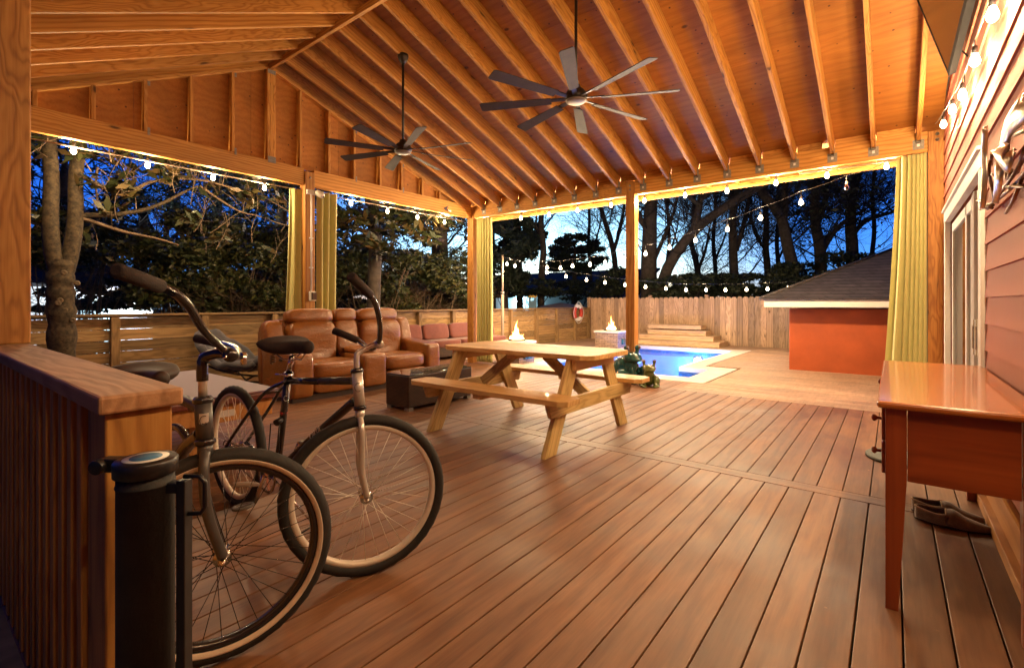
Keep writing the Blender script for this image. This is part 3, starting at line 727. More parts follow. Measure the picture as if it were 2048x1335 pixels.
# ================================================================== STRING LIGHTS
WARM = (1.0, .70, .37)
def string(name_label, pts, power, group='string lights of warm bulbs', anchors=None, lit=None, drop=.10, wire_only=(), rad=.024):
    t = thing('string_light', name_label, 'string light', pts[0], group)
    A = [V(p)+V((0,0,drop)) for p in pts]
    full = ([V(anchors[0])] if anchors else [])+A+([V(anchors[1])] if anchors else [])
    w = []
    for a, b in zip(full[:-1], full[1:]):
        for k in range(4):
            f = k/4; p = a.lerp(b, f); w.append(p-V((0,0,.02*math.sin(math.pi*f)*min(1, (b-a).length/.6))))
    w.append(full[-1])
    mb = MB(); mb.tube(w, .0035, 5); mb.build('wire', M['black'], t)
    for i, p in enumerate(pts):
        p = V(p); on = lit is None or lit[i]
        mb = MB(); mb.tube([p+V((0,0,drop)), p+V((0,0,.055))], .003, 5); mb.lathe([(0,.062),(.012,.062),(.014,.05),(.014,.026),(.012,.02),(0,.02)], p, (0,0,1), 10)
        s = mb.build('socket', M['black'] if on else M['galv'], t)
        mb = MB(); mb.lathe([(.0,.024),(.011,.022),(.016,.008),(rad*.95,-.012),(rad,-.024),(rad*.8,-.042),(.008,-.052),(0,-.053)], p, (0,0,1), 12)
        b = mb.build('bulb', M['bulb'] if on else M['glass'], t)
        if on: plight('bulb_light', p-V((0,0,.02)), power[i] if hasattr(power, '__len__') else power, WARM, .035, t)
        if on: b.visible_shadow = True
    return t
left_px = [(147,298),(295,327),(426,352),(529,373),(702,404),(775,420),(835,432),(889,442)]
P_ = [onX(a, b, XL-.07) for a, b in left_px]
string('string of warm bulbs hanging under the left beam of the pavilion', P_, 72, anchors=(onX(58, 290, XL-.07)+V((0,0,.1)), P_[-1]+V((0,.35,.12))))
back_px = [(972,440),(1042,434),(1098,427),(1155,418),(1222,408),(1289,399),(1370,388),(1454,379),(1552,363),(1654,348),(1773,330)]
P_ = [onY(a, b, YB+.10) for a, b in back_px]
string('string of warm bulbs hanging under the far beam facing the pool', P_, 88, anchors=(P_[0]+V((-.15,0,.12)), P_[-1]+V((.3,0,.12))))
wall_px = [(1985,22),(1950,115),(1925,185),(1905,215),(1887,245)]
P_ = [onX(a, b, XW-.065) for a, b in wall_px]
P_ = [V((XW-.065, .1, 2.55)), V((XW-.065, .9, 2.55)), V((XW-.065, 1.7, 2.54)), V((XW-.065, 2.5, 2.53))]+P_  # unseen near bulbs added beyond the frame to light slats and deck
string('string of very bright bulbs running along the house siding above the door', P_, [42,75,95,105,95,95,95,90,65], anchors=(P_[0]+V((0,-.3,.12)), P_[-1]+V((-.03,.5,.14))))
near_y = .50
P_ = [V((x, near_y, 2.60+.0*x)) for x in (-5.6, -4.8, -4.0, -3.2, -2.4, -1.6, -.8)]
PT = D(1005, 515, 11.5)
def inv(px, x0, d0, x1, d1):
    f = (px-x0)/(x1-x0); return 1/((1-f)/d0+f/d1)
s1 = [(1030,530),(1071,534),(1094,533),(1121,534),(1145,530),(1180,527),(1210,523),(1248,514),(1291,505),(1339,493),(1391,478),(1455,456),(1521,433),(1602,402),(1693,372)]
P_ = [D(a, b, inv(a, 1005, 11.5, 1780, 5.6)) for a, b in s1]
string('string of bulbs climbing from the pool pole to the pavilion, its last bulb unlit', P_, 118, anchors=(PT+V((0,0,.05)), V((0.0, YB+.1, 2.72))), lit=[True]*14+[False], drop=.13, rad=.028)
s2 = [(1014,526),(1051,535),(1094,543),(1132,551),(1173,558),(1210,563),(1250,568),(1291,572),(1332,575),(1372,578),(1412,578),(1451,578),(1493,577),(1535,576),(1576,574)]
P_ = [D(a, b, inv(a, 1005, 11.5, 1620, 10.4)) for a, b in s2]
string('low string of bulbs sagging over the pool from the pole to the shingled roof', P_, 118, anchors=(PT, D(1608, 562, 10.4)), drop=.12, rad=.03)
# pole
t = thing('light_pole', 'slim pale pole by the low fence carrying two bulb strings', 'pole', (PT.x, PT.y, 0))
mb = MB(); mb.tube([(PT.x, PT.y, -.1), (PT.x, PT.y, 1.35)], .035, 12); mb.build('pole', M['canopy'], t)
mb = MB(); mb.tube([(PT.x, PT.y, 1.35), (PT.x, PT.y, PT.z+.06)], .024, 12); mb.build('upper_pole', M['canopy'], t)
mb = MB(); mb.lathe([(.036,-.03),(.044,-.03),(.044,.03),(.036,.03)], (PT.x, PT.y, 1.36), (0,0,1), 14); mb.build('collar', M['galv'], t)

# ================================================================== CEILING FANS
def fan(c, Rr, ang0, top, label):
    t = thing('ceiling_fan', label, 'ceiling fan', c, 'eight blade ceiling fans')
    c = V(c)
    mb = MB(); mb.tube([c+V((0,0,.08)), V((c.x, c.y, top-.02))], .0135, 10); mb.build('downrod', M['bronze'], t)
    mb = MB(); mb.lathe([(0,0),(.02,0),(.045,.03),(.062,.07),(.062,.10),(0,.10)], (c.x, c.y, top-.10), (0,0,1), 20); mb.build('canopy', M['bronze'], t)
    mb = MB(); mb.lathe([(0,-.005),(.085,-.005),(.1,.01),(.1,.045),(.07,.085),(.045,.10),(.035,.13),(0,.13)], c, (0,0,1), 24); mb.build('motor', M['bronze'], t)
    mb = MB(); mb.lathe([(0,-.022),(.078,-.022),(.090,-.014),(.090,-.006),(0,-.006)], c, (0,0,1), 28); mb.build('hub_plate', M['hubcap'], t)
    for k in range(8):
        a = ang0+k*math.pi/4; u = V((math.cos(a), math.sin(a), 0)); w = V((-math.sin(a), math.cos(a), 0)); tilt = R(14)
        ww = w*math.cos(tilt)+Z_AX*math.sin(tilt); nn = u.cross(ww)
        def P(r, s, z): return c+u*r+ww*s+nn*z+Z_AX*.006
        mb = MB(); w0, w1 = .042, .058; vs = []
        for r_, hw_ in ((.22, w0), (Rr-.02, w1), (Rr, w1-.012)):
            vs += [P(r_, -hw_, -.003), P(r_, hw_, -.003), P(r_, hw_, .003), P(r_, -hw_, .003)]
        fs = [(3,2,1,0), (8,9,10,11)]
        for q in (0, 4): fs += [(q,q+1,q+5,q+4),(q+1,q+2,q+6,q+5),(q+2,q+3,q+7,q+6),(q+3,q,q+4,q+7)]
        mb.add(vs, fs); b = mb.build('blade', M['blade'], t)
        mb = MB(); mb.obox(P(.165, 0, .008), (u, ww, nn), (.085, .022, .004)); mb.build('bracket', M['bronze'], b, bevel=.002)
F1, F2 = D(1152, 200, 4.3), D(806, 303, 5.57)
fan(F1, .87, R(-64), roof_z(F1.y)+.03, 'large ceiling fan with eight blades on a long rod, nearest the camera')
fan(F2, .84, R(-72), roof_z(F2.y)+.03, 'ceiling fan farther back with its round mount seen on a rafter')

# ================================================================== CURTAINS
def curtain(label, a, b, z0, z1, flare=(0,0), pleats=6, amp=.045, seed=0, pinch=1.0, thin=.004, name='curtain', warp=1.0):
    """a, b ground points of the top edge; flare moves the bottom ends outward along the rod"""
    rg = random.Random(seed); a = V((*a, 0)); b = V((*b, 0)); d = (b-a); Ln = d.length; d.normalize(); n = V((-d.y, d.x, 0))
    ph = [rg.uniform(0, 6.3) for _ in range(4)]
    t = thing(name, label, 'curtain', (*((a+b)/2).xy, z0), 'lime green outdoor curtains')
    def fn(i, j):  # i vertical, j horizontal
        z = z1+(z0-z1)*i
        s = -flare[0]*i**1.3+(Ln+(flare[0]+flare[1])*i**1.3)*j
        w = (j**warp)*pleats*2*math.pi+.35*math.sin(j*9+ph[0])+.2*math.sin(i*4+ph[1])
        y = amp*(1-.25*i)*(math.sin(w)+.3*math.sin(2*w+ph[2]+i*1.2))+.006*math.sin(j*13+i*4+ph[3])
        y += .008*i*math.sin(j*7+i*5)
        s += .012*math.cos(w)*pinch
        p = a+d*s+n*y; return (p.x, p.y, z)
    mb = MB(); mb.grid(fn, 40, pleats*14); mb.build('cloth', M['curtain'], t, thick=thin)
    mb = MB()
    for k in range(pleats): 
        pass
    return t
yc = YB-.11
cA = onY(1790, 310, yc); cB = onY(1856, 300, yc)
curtain('wide gathered green curtain beside the house door post', (cA.x, yc+.10), (.285, yc+.06), .02, 2.71, (.13, .0), 6, .05, 3, warp=1.75)
curtain('narrow green curtain gathered beside the far corner post', (XL+.12, yc+.10), (-5.83, yc+.13), .03, 2.70, (0, .0), 6, .045, 5)
m1, m2 = onX(634, 400, XL-.02), onX(672, 400, XL-.02)
curtain('green curtain hanging on the right side of the middle left post', (XL-.05, m1.y+.02), (XL-.05, m2.y), .03, 2.68, (.0, .0), 3, .05, 8, warp=.8)
m1, m2 = onX(599, 400, XL-.02), onX(606, 400, XL-.02)
curtain('thin slice of green curtain on the left side of the middle left post', (XL-.05, 3.30), (XL-.05, 3.45), .03, 2.66, (.10, .0), 2, .035, 11)
for lab, a, b in (('curtain rod under the left beam before the middle post', (XL-.09, .6, 2.665), (XL-.09, 3.44, 2.665)), ('curtain rod under the left beam past the middle post', (XL-.09, 3.62, 2.665), (XL-.09, 6.7, 2.665)), ('short curtain rod under the far beam by the house', (-.9, YB+.03, 2.705), (.28, YB+.03, 2.705))):
    t = thing('curtain_rod', 'pale '+lab, 'curtain rod', a, 'curtain rods')
    mb = MB(); mb.tube([a, b], .008, 8); mb.build('rod', M['canopy'], t)
    mb = MB(); mb.ball(b, .018); mb.build('finial', M['black'], t)

# conduit, outlet box and flood camera on the middle left post
t = thing('conduit', 'thin grey conduit running down the middle left post to an outlet box', 'conduit', (XL+.10, 3.52, .9))
cx_ = XL+.10
mb = MB(); mb.tube([(cx_, 3.53, 2.60), (cx_, 3.53, 1.28)], .011, 8); mb.build('pipe', M['plastic'], t)
for z in (2.0, 1.6): mb = MB(); mb.obox((cx_-.005, 3.53, z), (X_AX, Y_AX, Z_AX), (.012, .026, .008)); mb.build('strap', M['plastic'], t)
mb = MB(); mb.box(cx_-.008, cx_+.05, 3.495, 3.575, 1.15, 1.28); bx = mb.build('outlet_box', M['plastic'], t, bevel=.008)
mb = MB(); mb.box(cx_+.051, cx_+.075, 3.50, 3.57, 1.165, 1.265); mb.build('cover', M['glass_top'], bx, bevel=.006)
t = thing('security_camera', 'small white security camera at the top of the middle left post', 'camera', (XL+.1, 3.54, 2.62))
mb = MB(); mb.box(XL+.095, XL+.12, 3.46, 3.60, 2.585, 2.65); mb.build('bracket', M['plastic'], t, bevel=.004)
mb = MB(); mb.lathe([(0,0),(.034,0),(.042,.02),(.042,.09),(.03,.11),(0,.112)], (XL+.135, 3.58, 2.63), (.45,.55,-.45), 16); mb.build('body', M['plastic'], t)
mb = MB(); mb.lathe([(0,.113),(.022,.113),(.02,.118),(0,.12)], (XL+.135, 3.58, 2.63), (.45,.55,-.45), 14); mb.build('lens', M['black'], t)

# ================================================================== PICNIC TABLE
t = thing('picnic_table', 'new pine picnic table with two attached benches on the deck', 'picnic table', (-2.52, 3.53, 0))
TX0, TX1, TYC, TZ = -3.38, -1.775, 3.585, .722
def plank(x0, x1, y0, y1, z0, z1, cut=.07, cuts=(1,1,1,1)):
    """board along X with clipped corners; cuts: (x0y0, x1y0, x1y1, x0y1)"""
    p = []
    for (x, y, sx, sy, c) in ((x0,y0,1,1,cuts[0]),(x1,y0,-1,1,cuts[1]),(x1,y1,-1,-1,cuts[2]),(x0,y1,1,-1,cuts[3])):
        if c:
            q = [(x, y+sy*cut*.75), (x+sx*cut, y)]
            if sx*sy < 0: q.reverse()
            p += q
        else: p.append((x, y))
    n = len(p); vs = [(a, b, z0) for a, b in p]+[(a, b, z1) for a, b in p]
    return vs, [tuple(reversed(range(n))), tuple(range(n, 2*n))]+[(k, (k+1) % n, n+(k+1) % n, n+k) for k in range(n)]
mb = MB(); bw = .142; y0 = TYC-2.5*bw-.006
for k in range(5):
    cu = (k == 0, k == 0, k == 4, k == 4); mb.seed(); mb.add(*plank(TX0, TX1, y0+k*(bw+.003), y0+k*(bw+.003)+bw, TZ-.038, TZ, .09, cu))
mb.build('tabletop', M['table'], t, bevel=.003)
for (a, b) in ((TYC-.76, TYC-.50), (TYC+.50, TYC+.76)):
    mb = MB(); mb.add(*plank(TX0, TX1+.02, a, b, .405, .443, .06)); mb.build('bench', M['table'], t, bevel=.003)
for x, sx in ((-3.19, 1), (-1.98, -1)):
    for sy in (-1, 1):
        mb = MB(); p0 = V((x, TYC+sy*.615, .0)); p1 = V((x, TYC+sy*.265, TZ-.039)); dd = (p1-p0).normalized(); wv = V((0, dd.z, -dd.y)); hw_ = .07/dd.z
        vs = []
        for xx in (x-.019, x+.019):
            vs += [(xx, p0.y-hw_, 0), (xx, p0.y+hw_, 0), (xx, p1.y+hw_, TZ-.039), (xx, p1.y-hw_, TZ-.039)]
        gc = [(v[2], v[1]-(p0.y+(p1.y-p0.y)*v[2]/.71), v[0]) for v in vs]
        mb.seed(); mb.add(vs, [(0,1,2,3),(7,6,5,4),(0,4,5,1),(1,5,6,2),(2,6,7,3),(3,7,4,0)], gc); mb.build('leg', M['treated'], t, bevel=.003)
    xx = x-sx*.040; mb = MB()
    vs = [(xx-.019, TYC-.70, .40), (xx-.019, TYC+.70, .40), (xx-.019, TYC+.66, .29), (xx-.019, TYC-.66, .29)]; vs += [(a+.038, b, c) for a, b, c in vs]
    mb.seed(); mb.add(vs, [(0,1,2,3),(7,6,5,4),(0,4,5,1),(1,5,6,2),(2,6,7,3),(3,7,4,0)], [(v[1], v[2], v[0]) for v in vs]); mb.build('cross_brace', M['treated'], t, bevel=.003)
    mb = MB(); mb.box(xx-.019, xx+.019, TYC-.33, TYC+.33, TZ-.125, TZ-.040); mb.build('top_cleat', M['table'], t, bevel=.003)
    mb = MB(); mb.beam((x+sx*.03, TYC, .36), (x+sx*.44, TYC, TZ-.06), .038, .085); mb.build('diagonal_brace', M['treated'], t, bevel=.003)
mb = MB(); mb.box(-2.62, -2.53, TYC-.3, TYC+.3, TZ-.077, TZ-.040); mb.build('middle_cleat', M['table'], t, bevel=.003)
for sy in (-1, 1): mb = MB(); mb.box(-2.62, -2.53, TYC+sy*.63-.11, TYC+sy*.63+.11, .366, .404); mb.build('bench_cleat', M['table'], t, bevel=.003)

# ================================================================== LEATHER SOFA (recliner with console), faces +X
t = thing('leather_sofa', 'tan leather reclining sofa with a console between its two seats', 'sofa', (-5.6, 3.85, 0))
XF, XBk = -5.20, -6.12
Y0, Y1, Y2, Y3, Y4, Y5 = 2.74, 3.01, 3.66, 4.02, 4.72, 4.97
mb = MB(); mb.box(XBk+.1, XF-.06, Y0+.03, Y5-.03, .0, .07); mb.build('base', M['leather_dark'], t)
lean = V((-math.sin(R(14)), 0, math.cos(R(14)))); fr = V((lean.z, 0, -lean.x))
for ya, yb_ in ((Y1, Y2), (Y3, Y4)):
    yc_, hy = (ya+yb_)/2, (yb_-ya)/2-.004
    def dent(q):
        f = max(0, 1-(q[1]/hy)**2); return [q[0]+.015*f*(q[0] > 0), q[1], q[2]-.012*f*(q[2] > 0)]
    mb = MB(); mb.rbox((XF-.30, yc_, .335), (.31, hy, .105), 5, 14, fn=dent); s_ = mb.build('seat_cushion', M['leather'], t, weld=True)
    mb = MB(); mb.rbox((XF-.055, yc_, .155), (.05, hy, .085), 4, 10); mb.build('footrest', M['leather'], t, weld=True)
    mb = MB(); mb.grid(lambda i, j: (XF-.07-.028*math.sin(j*math.pi)*0-.03*i*0, ya+.03+(yb_-ya-.06)*j, .438-.008*math.cos(j*math.pi*2)), 1, 2); 
    mb = MB(); mb.tube([(XF-.06-.035*math.sin(math.pi*k/12), ya+.03+(yb_-ya-.06)*k/12, .437) for k in range(13)], .0035, 6); mb.build('seam', M['leather'], s_)
    hb = .275
    def lum(q):
        z = q[2]/hb; return [q[0]+.028*math.sin(z*3.0)*(q[0] > 0), q[1]*(1-.03*abs(z)), q[2]]
    c = V((XF-.66, yc_, .62)); mb = MB(); mb.rbox(c, (.12, hy, hb), 5, 14, ax=(fr, Y_AX, lean), fn=lum); mb.build('backrest', M['leather'], t, weld=True)
    c = c+lean*(.335)+fr*(.02); mb = MB(); mb.rbox(c, (.115, hy-.004, .095), 3.6, 12, ax=(fr, Y_AX, lean)); mb.build('headrest', M['leather'], t, weld=True)
yc_, hy = (Y2+Y3)/2, (Y3-Y2)/2-.004
mb = MB(); mb.rbox((XF-.30, yc_, .27), (.30, hy, .21), 12, 10); mb.build('console_box', M['leather'], t, weld=True)
mb = MB(); mb.rbox((XF-.36, yc_, .515), (.20, hy-.01, .04), 3.5, 10); mb.build('console_lid', M['leather'], t, weld=True)
c = V((XF-.68, yc_, .66)); mb = MB(); mb.rbox(c, (.09, hy, .24), 5, 10, ax=(fr, Y_AX, lean)); mb.build('backrest', M['leather'], t, weld=True)
c = c+lean*.30+fr*.02; mb = MB(); mb.rbox(c, (.10, hy-.004, .09), 3.6, 10, ax=(fr, Y_AX, lean)); mb.build('headrest', M['leather'], t, weld=True)
for ya, yb_ in ((Y0, Y1), (Y4, Y5)):
    mb = MB(); mb.rbox((XF-.37, (ya+yb_)/2, .31), (.375, (yb_-ya)/2, .27), 9, 12, fn=lambda q: [q[0], q[1], q[2]+(-.03*(q[0]/.37)*(q[2] > 0))]); a_ = mb.build('arm', M['leather'], t, weld=True)
    mb = MB(); mb.rbox((XF-.72, (ya+yb_)/2, .66), (.10, (yb_-ya)/2-.01, .25), 4, 10, ax=(fr, Y_AX, lean)); mb.build('wing', M['leather'], t, weld=True)
mb = MB(); mb.rbox((XBk+.10, (Y0+Y5)/2, .48), (.07, (Y5-Y0)/2-.02, .44), 9, 10); mb.build('back_panel', M['leather'], t, weld=True)
mb = MB(); mb.box(XF-.30, XF-.22, Y0-.004, Y0+.01, .46, .49); mb.build('control_plate', M['black'], t, bevel=.003)

# ================================================================== WICKER COFFEE TABLE
t = thing('wicker_table', 'brown wicker coffee table with glass top between sofa and picnic table', 'coffee table', (-4.1, 3.78, 0))
mb = MB(); mb.box(-4.30, -3.93, 3.30, 4.26, .035, .365); mb.build('body', M['wicker'], t, bevel=.012)
mb = MB(); mb.box(-4.295, -3.935, 3.305, 4.255, .367, .376); mb.build('glass_top', M['glass_top'], t, bevel=.002)
for x in (-4.26, -3.97):
    for y in (3.34, 4.22): mb = MB(); mb.box(x-.035, x+.035, y-.03, y+.03, 0, .034); mb.build('foot', M['galv'], t, bevel=.003)

# ================================================================== PATIO SECTIONAL along the fence
t = thing('patio_sectional', 'wicker outdoor sofa with maroon cushions against the low fence', 'outdoor sofa', (-7.2, 7, 0))
mb = MB(); mb.box(-7.53, -6.95, 5.75, 8.72, .06, .24); mb.build('frame', M['wicker'], t, bevel=.01)
mb = MB(); mb.box(-7.56, -7.44, 5.75, 8.72, .241, .56); mb.build('back_frame', M['wicker'], t, bevel=.01)
for k in range(4):
    ya = 5.78+.735*k
    mb = MB(); mb.rbox((-7.16, ya+.36, .315), (.25, .355, .075), 7, 10); mb.build('seat_cushion', M['maroon'], t, weld=True)
    mb = MB(); mb.rbox((-7.36, ya+.36, .535), (.075, .345, .165), 6, 10, ax=(V((.97,0,.22)), Y_AX, V((-.22,0,.97)))); mb.build('back_cushion', M['maroon'], t, weld=True)
for y in (5.9, 7.2, 8.6): mb = MB(); mb.box(-7.02, -6.96, y-.08, y+.08, 0, .059); mb.build('foot', M['galv'], t)

# ================================================================== LOW PLATFORM with mauve top
t = thing('low_platform', 'low wooden platform with mauve cloth top behind the bicycles', 'platform', (-4.3, 1.1, 0))
z = .50
mb = MB(); mb.box(-5.11, -3.53, .48, 1.76, z-.012, z); mb.build('cloth_top', M['mauve'], t, bevel=.004)
mb = MB(); mb.box(-5.13, -3.515, .465, 1.775, z-.062, z-.0125); mb.build('edge', M['redbrown'], t, bevel=.012)
mb = MB(); mb.box(-5.08, -3.57, .50, 1.73, z-.185, z-.0625); ap = mb.build('apron', M['orangewood'], t, bevel=.004)
mb = MB(); mb.box(-3.569, -3.567, 1.30, 1.47, z-.150, z-.105); mb.build('sticker', M['emblem'], ap)
for x in (-4.9, -4.1):
    for y in (.75, 1.40): mb = MB(); mb.box(x-.04, x+.04, y-.04, y+.04, 0, z-.186); mb.build('leg', M['orangewood'], t, bevel=.004)

# ================================================================== LOUNGE CHAIR with charcoal quilt
t = thing('lounge_chair', 'folding lounge chair with crumpled charcoal quilted pad by the fence', 'lounge chair', (-6.9, 2.62, 0))
C0 = V((-6.85, 2.86, 0))
mb = MB(); mb.tube([C0+V((.36*math.cos(a), .34*math.sin(a), .02)) for a in [2*math.pi*k/28 for k in range(28)]], .014, 8, close=True); mb.build('base_ring', M['black'], t)
mb = MB(); mb.tube([C0+V((.42*math.cos(a), .40*math.sin(a), .30+.12*math.cos(a+2.6))) for a in [2*math.pi*k/28 for k in range(28)]], .014, 8, close=True); mb.build('seat_ring', M['black'], t)
for k in range(4):
    a = R(45+90*k); b = R(45+90*k+50)
    mb = MB(); mb.tube([C0+V((.36*math.cos(a), .34*math.sin(a), .02)), C0+V((.41*math.cos(b), .39*math.sin(b), .30+.12*math.cos(b+2.6)))], .011, 7); mb.build('leg', M['black'], t)
rg = random.Random(4)
def quilt(i, j):
    a = j*2*math.pi; r_ = i
    x_ = .47*r_*math.cos(a); y_ = .44*r_*math.sin(a)
    back = max(0, (-x_*.8-y_*.6)/.4)
    z_ = .27+.10*r_**3+.34*back**1.3*r_+.014*math.sin(a*8)*r_+.02*math.sin(x_*30)*math.sin(y_*26)+.02*math.sin(a*3+r_*6)
    return tuple(C0+V((x_-.05*back, y_, z_)))
mb = MB(); mb.grid(quilt, 16, 60); mb.build('pad', M['greycloth'], t, thick=.07)

# ================================================================== CHERRY DESK
t = thing('cherry_desk', 'reddish varnished writing desk against the siding at the right', 'desk', (.19, 3.0, 0))
dx0, dx1, dy0, dy1, dz = -.045, .405, 2.235, 3.86, .762
mb = MB(); mb.box(dx0, dx1, dy0, dy1, dz-.026, dz); mb.build('desktop', M['cherrytop'], t, bevel=.009)
def leg(x, y):
    mb = MB(); a = .031; b = .019; zz = .48
    vs = [(x-a,y-a,dz-.027),(x+a,y-a,dz-.027),(x+a,y+a,dz-.027),(x-a,y+a,dz-.027),(x-a,y-a,zz),(x+a,y-a,zz),(x+a,y+a,zz),(x-a,y+a,zz),(x-a,y-a,0),(x-a+2*b,y-a,0),(x-a+2*b,y-a+2*b,0),(x-a,y-a+2*b,0)]
    fs = [(3,2,1,0),(8,9,10,11)]+[(k,(k+1)%4,4+(k+1)%4,4+k) for k in range(4)]+[(4+k,4+(k+1)%4,8+(k+1)%4,8+k) for k in range(4)]
    mb.seed(); mb.add(vs, [f[::-1] for f in fs], [(v[2], v[0], v[1]) for v in vs]); mb.build('leg', M['cherry'], t, bevel=.002)
for x in (dx0+.055, dx1-.04):
    for y in (dy0+.055, dy1-.05): leg(x, y)
for y in (dy0+.045, dy1-.05): mb = MB(); mb.box(dx0+.088, dx1-.073, y-.010, y+.010, .475, dz-.027); mb.build('side_panel', M['cherry'], t, bevel=.002)
mb = MB(); mb.box(dx1-.045, dx1-.025, dy0+.09, dy1-.085, .50, dz-.027); mb.build('back_panel', M['cherry'], t)
for i, (ya, yb_) in enumerate(((dy0+.095, dy0+.50), (dy1-.50, dy1-.09))):
    for z0, z1 in ((.60, .728), (.475, .595)):
        mb = MB(); mb.box(dx0+.012, dx0+.034, ya, yb_, z0, z1); dd_ = mb.build('drawer', M['cherry'], t, bevel=.004)
        mb = MB(); mb.lathe([(0,0),(.006,0),(.006,.014),(.014,.022),(.014,.028),(.006,.034),(0,.034)], (dx0+.012, (ya+yb_)/2 if i else ya+.10, (z0+z1)/2), (-1,0,0), 14); mb.build('knob', M['cherry'], dd_)
mb = MB(); mb.box(dx0+.015, dx0+.034, dy0+.505, dy1-.505, .62, .73); mb.build('drawer', M['cherry'], t, bevel=.004)

# slippers under the desk
def slipper(x, y, rz, label):
    t = thing('slipper', label, 'slipper', (x, y, 0), 'pair of brown slippers')
    u = V((math.cos(rz), math.sin(rz), 0)); w = V((-u.y, u.x, 0)); o = V((x, y, 0))
    Ln = .285
    def wid(s): return .047*(1-.22*math.cos(s*2*math.pi*.9+.6))*math.sqrt(max(0, 1-abs(2*s-1)**3.2))+.003
    mb = MB()
    mb.grid(lambda i, j: tuple(o+u*(Ln*(i-.5))+w*(wid(i)*1.06*(1 if j > .9 else -1 if j < .1 else 0))+Z_AX*(.004 if .1 < j < .9 else .012)), 24, 4); mb.build('sole', M['leather_dark'], t, thick=.012)
    def hgt(s): return .050+.018*math.exp(-((s-.50)/.12)**2)+.012*math.exp(-((s-.0)/.2)**2)-.03*max(0, s-.55)/.45
    def up(i, j):
        s = .012+i*.976; op = 1 if s < .44 else max(0, 1-(s-.44)/.05)  # opening behind the instep
        a = (j*2-1); lim = 1-.52*op
        if a < 0: th = math.pi*(1+a*1.0)
        t_ = j
        if op > 0:
            side = -1 if j < .5 else 1; f = (j*2 if j < .5 else (1-j)*2)   # 0 bottom .. 1 rim
            ang = f*lim*math.pi/2+(-.1)
            return tuple(o+u*(Ln*(s-.5))+w*(side*wid(s)*(math.cos(ang)**.6 if ang > 0 else 1))+Z_AX*(.012+hgt(s)*math.sin(max(0, ang))**.8/ max(.4, math.sin(lim*math.pi/2-.1)**.8)))
        ang = j*math.pi
        return tuple(o+u*(Ln*(s-.5))+w*(-wid(s)*math.cos(ang))+Z_AX*(.012+hgt(s)*math.sin(ang)**.8))
    # shell: two quarter shells behind, closed toe in front
    mb = MB()
    mb.grid(lambda i, j: tuple(o+u*(Ln*((.42+.575*i)-.5))+w*(-wid(.42+.575*i)*math.cos(j*math.pi))+Z_AX*(.010+hgt(.42+.575*i)*math.sin(j*math.pi)**.75)), 16, 16)
    for side in (-1, 1):
        mb.grid(lambda i, j: tuple(o+u*(Ln*((.004+.42*i)-.5))+w*(side*wid(.004+.42*i)*(1-.10*j**2))+Z_AX*(.010+hgt(.42*i)*.86*j)), 14, 6)
    mb.build('upper', M['felt_brown'], t, thick=.007)
    rim = [o+u*(Ln*((.004+.42*k/14)-.5))+w*(wid(.004+.42*k/14)*.9)+Z_AX*(.012+hgt(.42*k/14)*.86) for k in range(15)]
    rim2 = [o+u*(Ln*((.004+.42*k/14)-.5))-w*(wid(.004+.42*k/14)*.9)+Z_AX*(.012+hgt(.42*k/14)*.86) for k in range(15)]
    arc = [o+u*(Ln*(.425-.5))-w*(wid(.42)*math.cos(a))+Z_AX*(.012+hgt(.42)*math.sin(a)**.75) for a in [math.pi-.55-(math.pi-1.1)*k/10 for k in range(11)]]
    mb = MB(); mb.tube(rim2[::-1]+rim+arc, .005, 6, close=True); mb.build('trim', M['felt_trim'], t)
slipper(.235, 3.30, R(-3), 'nearer brown felt slipper under the desk'); slipper(.225, 3.415, R(0), 'farther brown felt slipper under the desk')
c = onG(1775, 910); mb = MB(); mb.lathe([(0,0),(.215,0),(.22,.006),(.22,.018),(.21,.024),(0,.024)], (.06, 4.47, .001), (0,0,1), 40)
tag(mb.build('slate_disc', M['slate']), 'round grey slate disc lying on the deck behind the desk', 'slate disc')

# ================================================================== TELEVISION on the wall, tilted down
t = thing('television', 'large dark television mounted high on the house wall, tilted down', 'television', (.3, 4.2, 2.8))
q0 = onX(1898, 152, .34); yf = q0.y; tl = R(16); up_ = V((-math.sin(tl), 0, math.cos(tl))); nrm = V((-up_.z, 0, up_.x))
Wt, Ht = 1.42, .80; c = q0+V((0,-Wt/2,0))+up_*(Ht/2)
mb = MB(); mb.obox(c-nrm*.022, (Y_AX, up_, nrm), (Wt/2, Ht/2, .020)); mb.build('casing', M['tvframe'], t, bevel=.004)
mb = MB(); mb.obox(c-nrm*.001, (Y_AX, up_, nrm), (Wt/2-.03, Ht/2-.035, .0015)); mb.build('screen', M['screen'], t)
for s_ in (1, -1):
    mb = MB(); mb.obox(c-nrm*.001+up_*s_*(Ht/2-.016), (Y_AX, up_, nrm), (Wt/2, .016, .004)); mb.build('bezel', M['tvframe'], t)
    mb = MB(); mb.obox(c-nrm*.001+Y_AX*s_*(Wt/2-.014), (Y_AX, up_, nrm), (.014, Ht/2-.033, .004)); mb.build('bezel', M['tvframe'], t)
mb = MB(); mb.box(.395, XW-.016, yf-Wt/2-.25, yf-Wt/2+.25, c.z-.2, c.z+.12); mb.obox((.33, yf-Wt/2, c.z), (X_AX, Y_AX, Z_AX), (.06, .05, .08)); mb.build('wall_mount', M['black'], t, bevel=.004)
mb = MB(); mb.tube([c-nrm*.04-up_*.3+Y_AX*.4, c-nrm*.09-up_*.45+Y_AX*.42, V((XW-.03, yf-.3, q0.z-.10)), V((XW-.03, yf-.34, q0.z-.25))], .005, 6); mb.build('cable', M['black'], t)

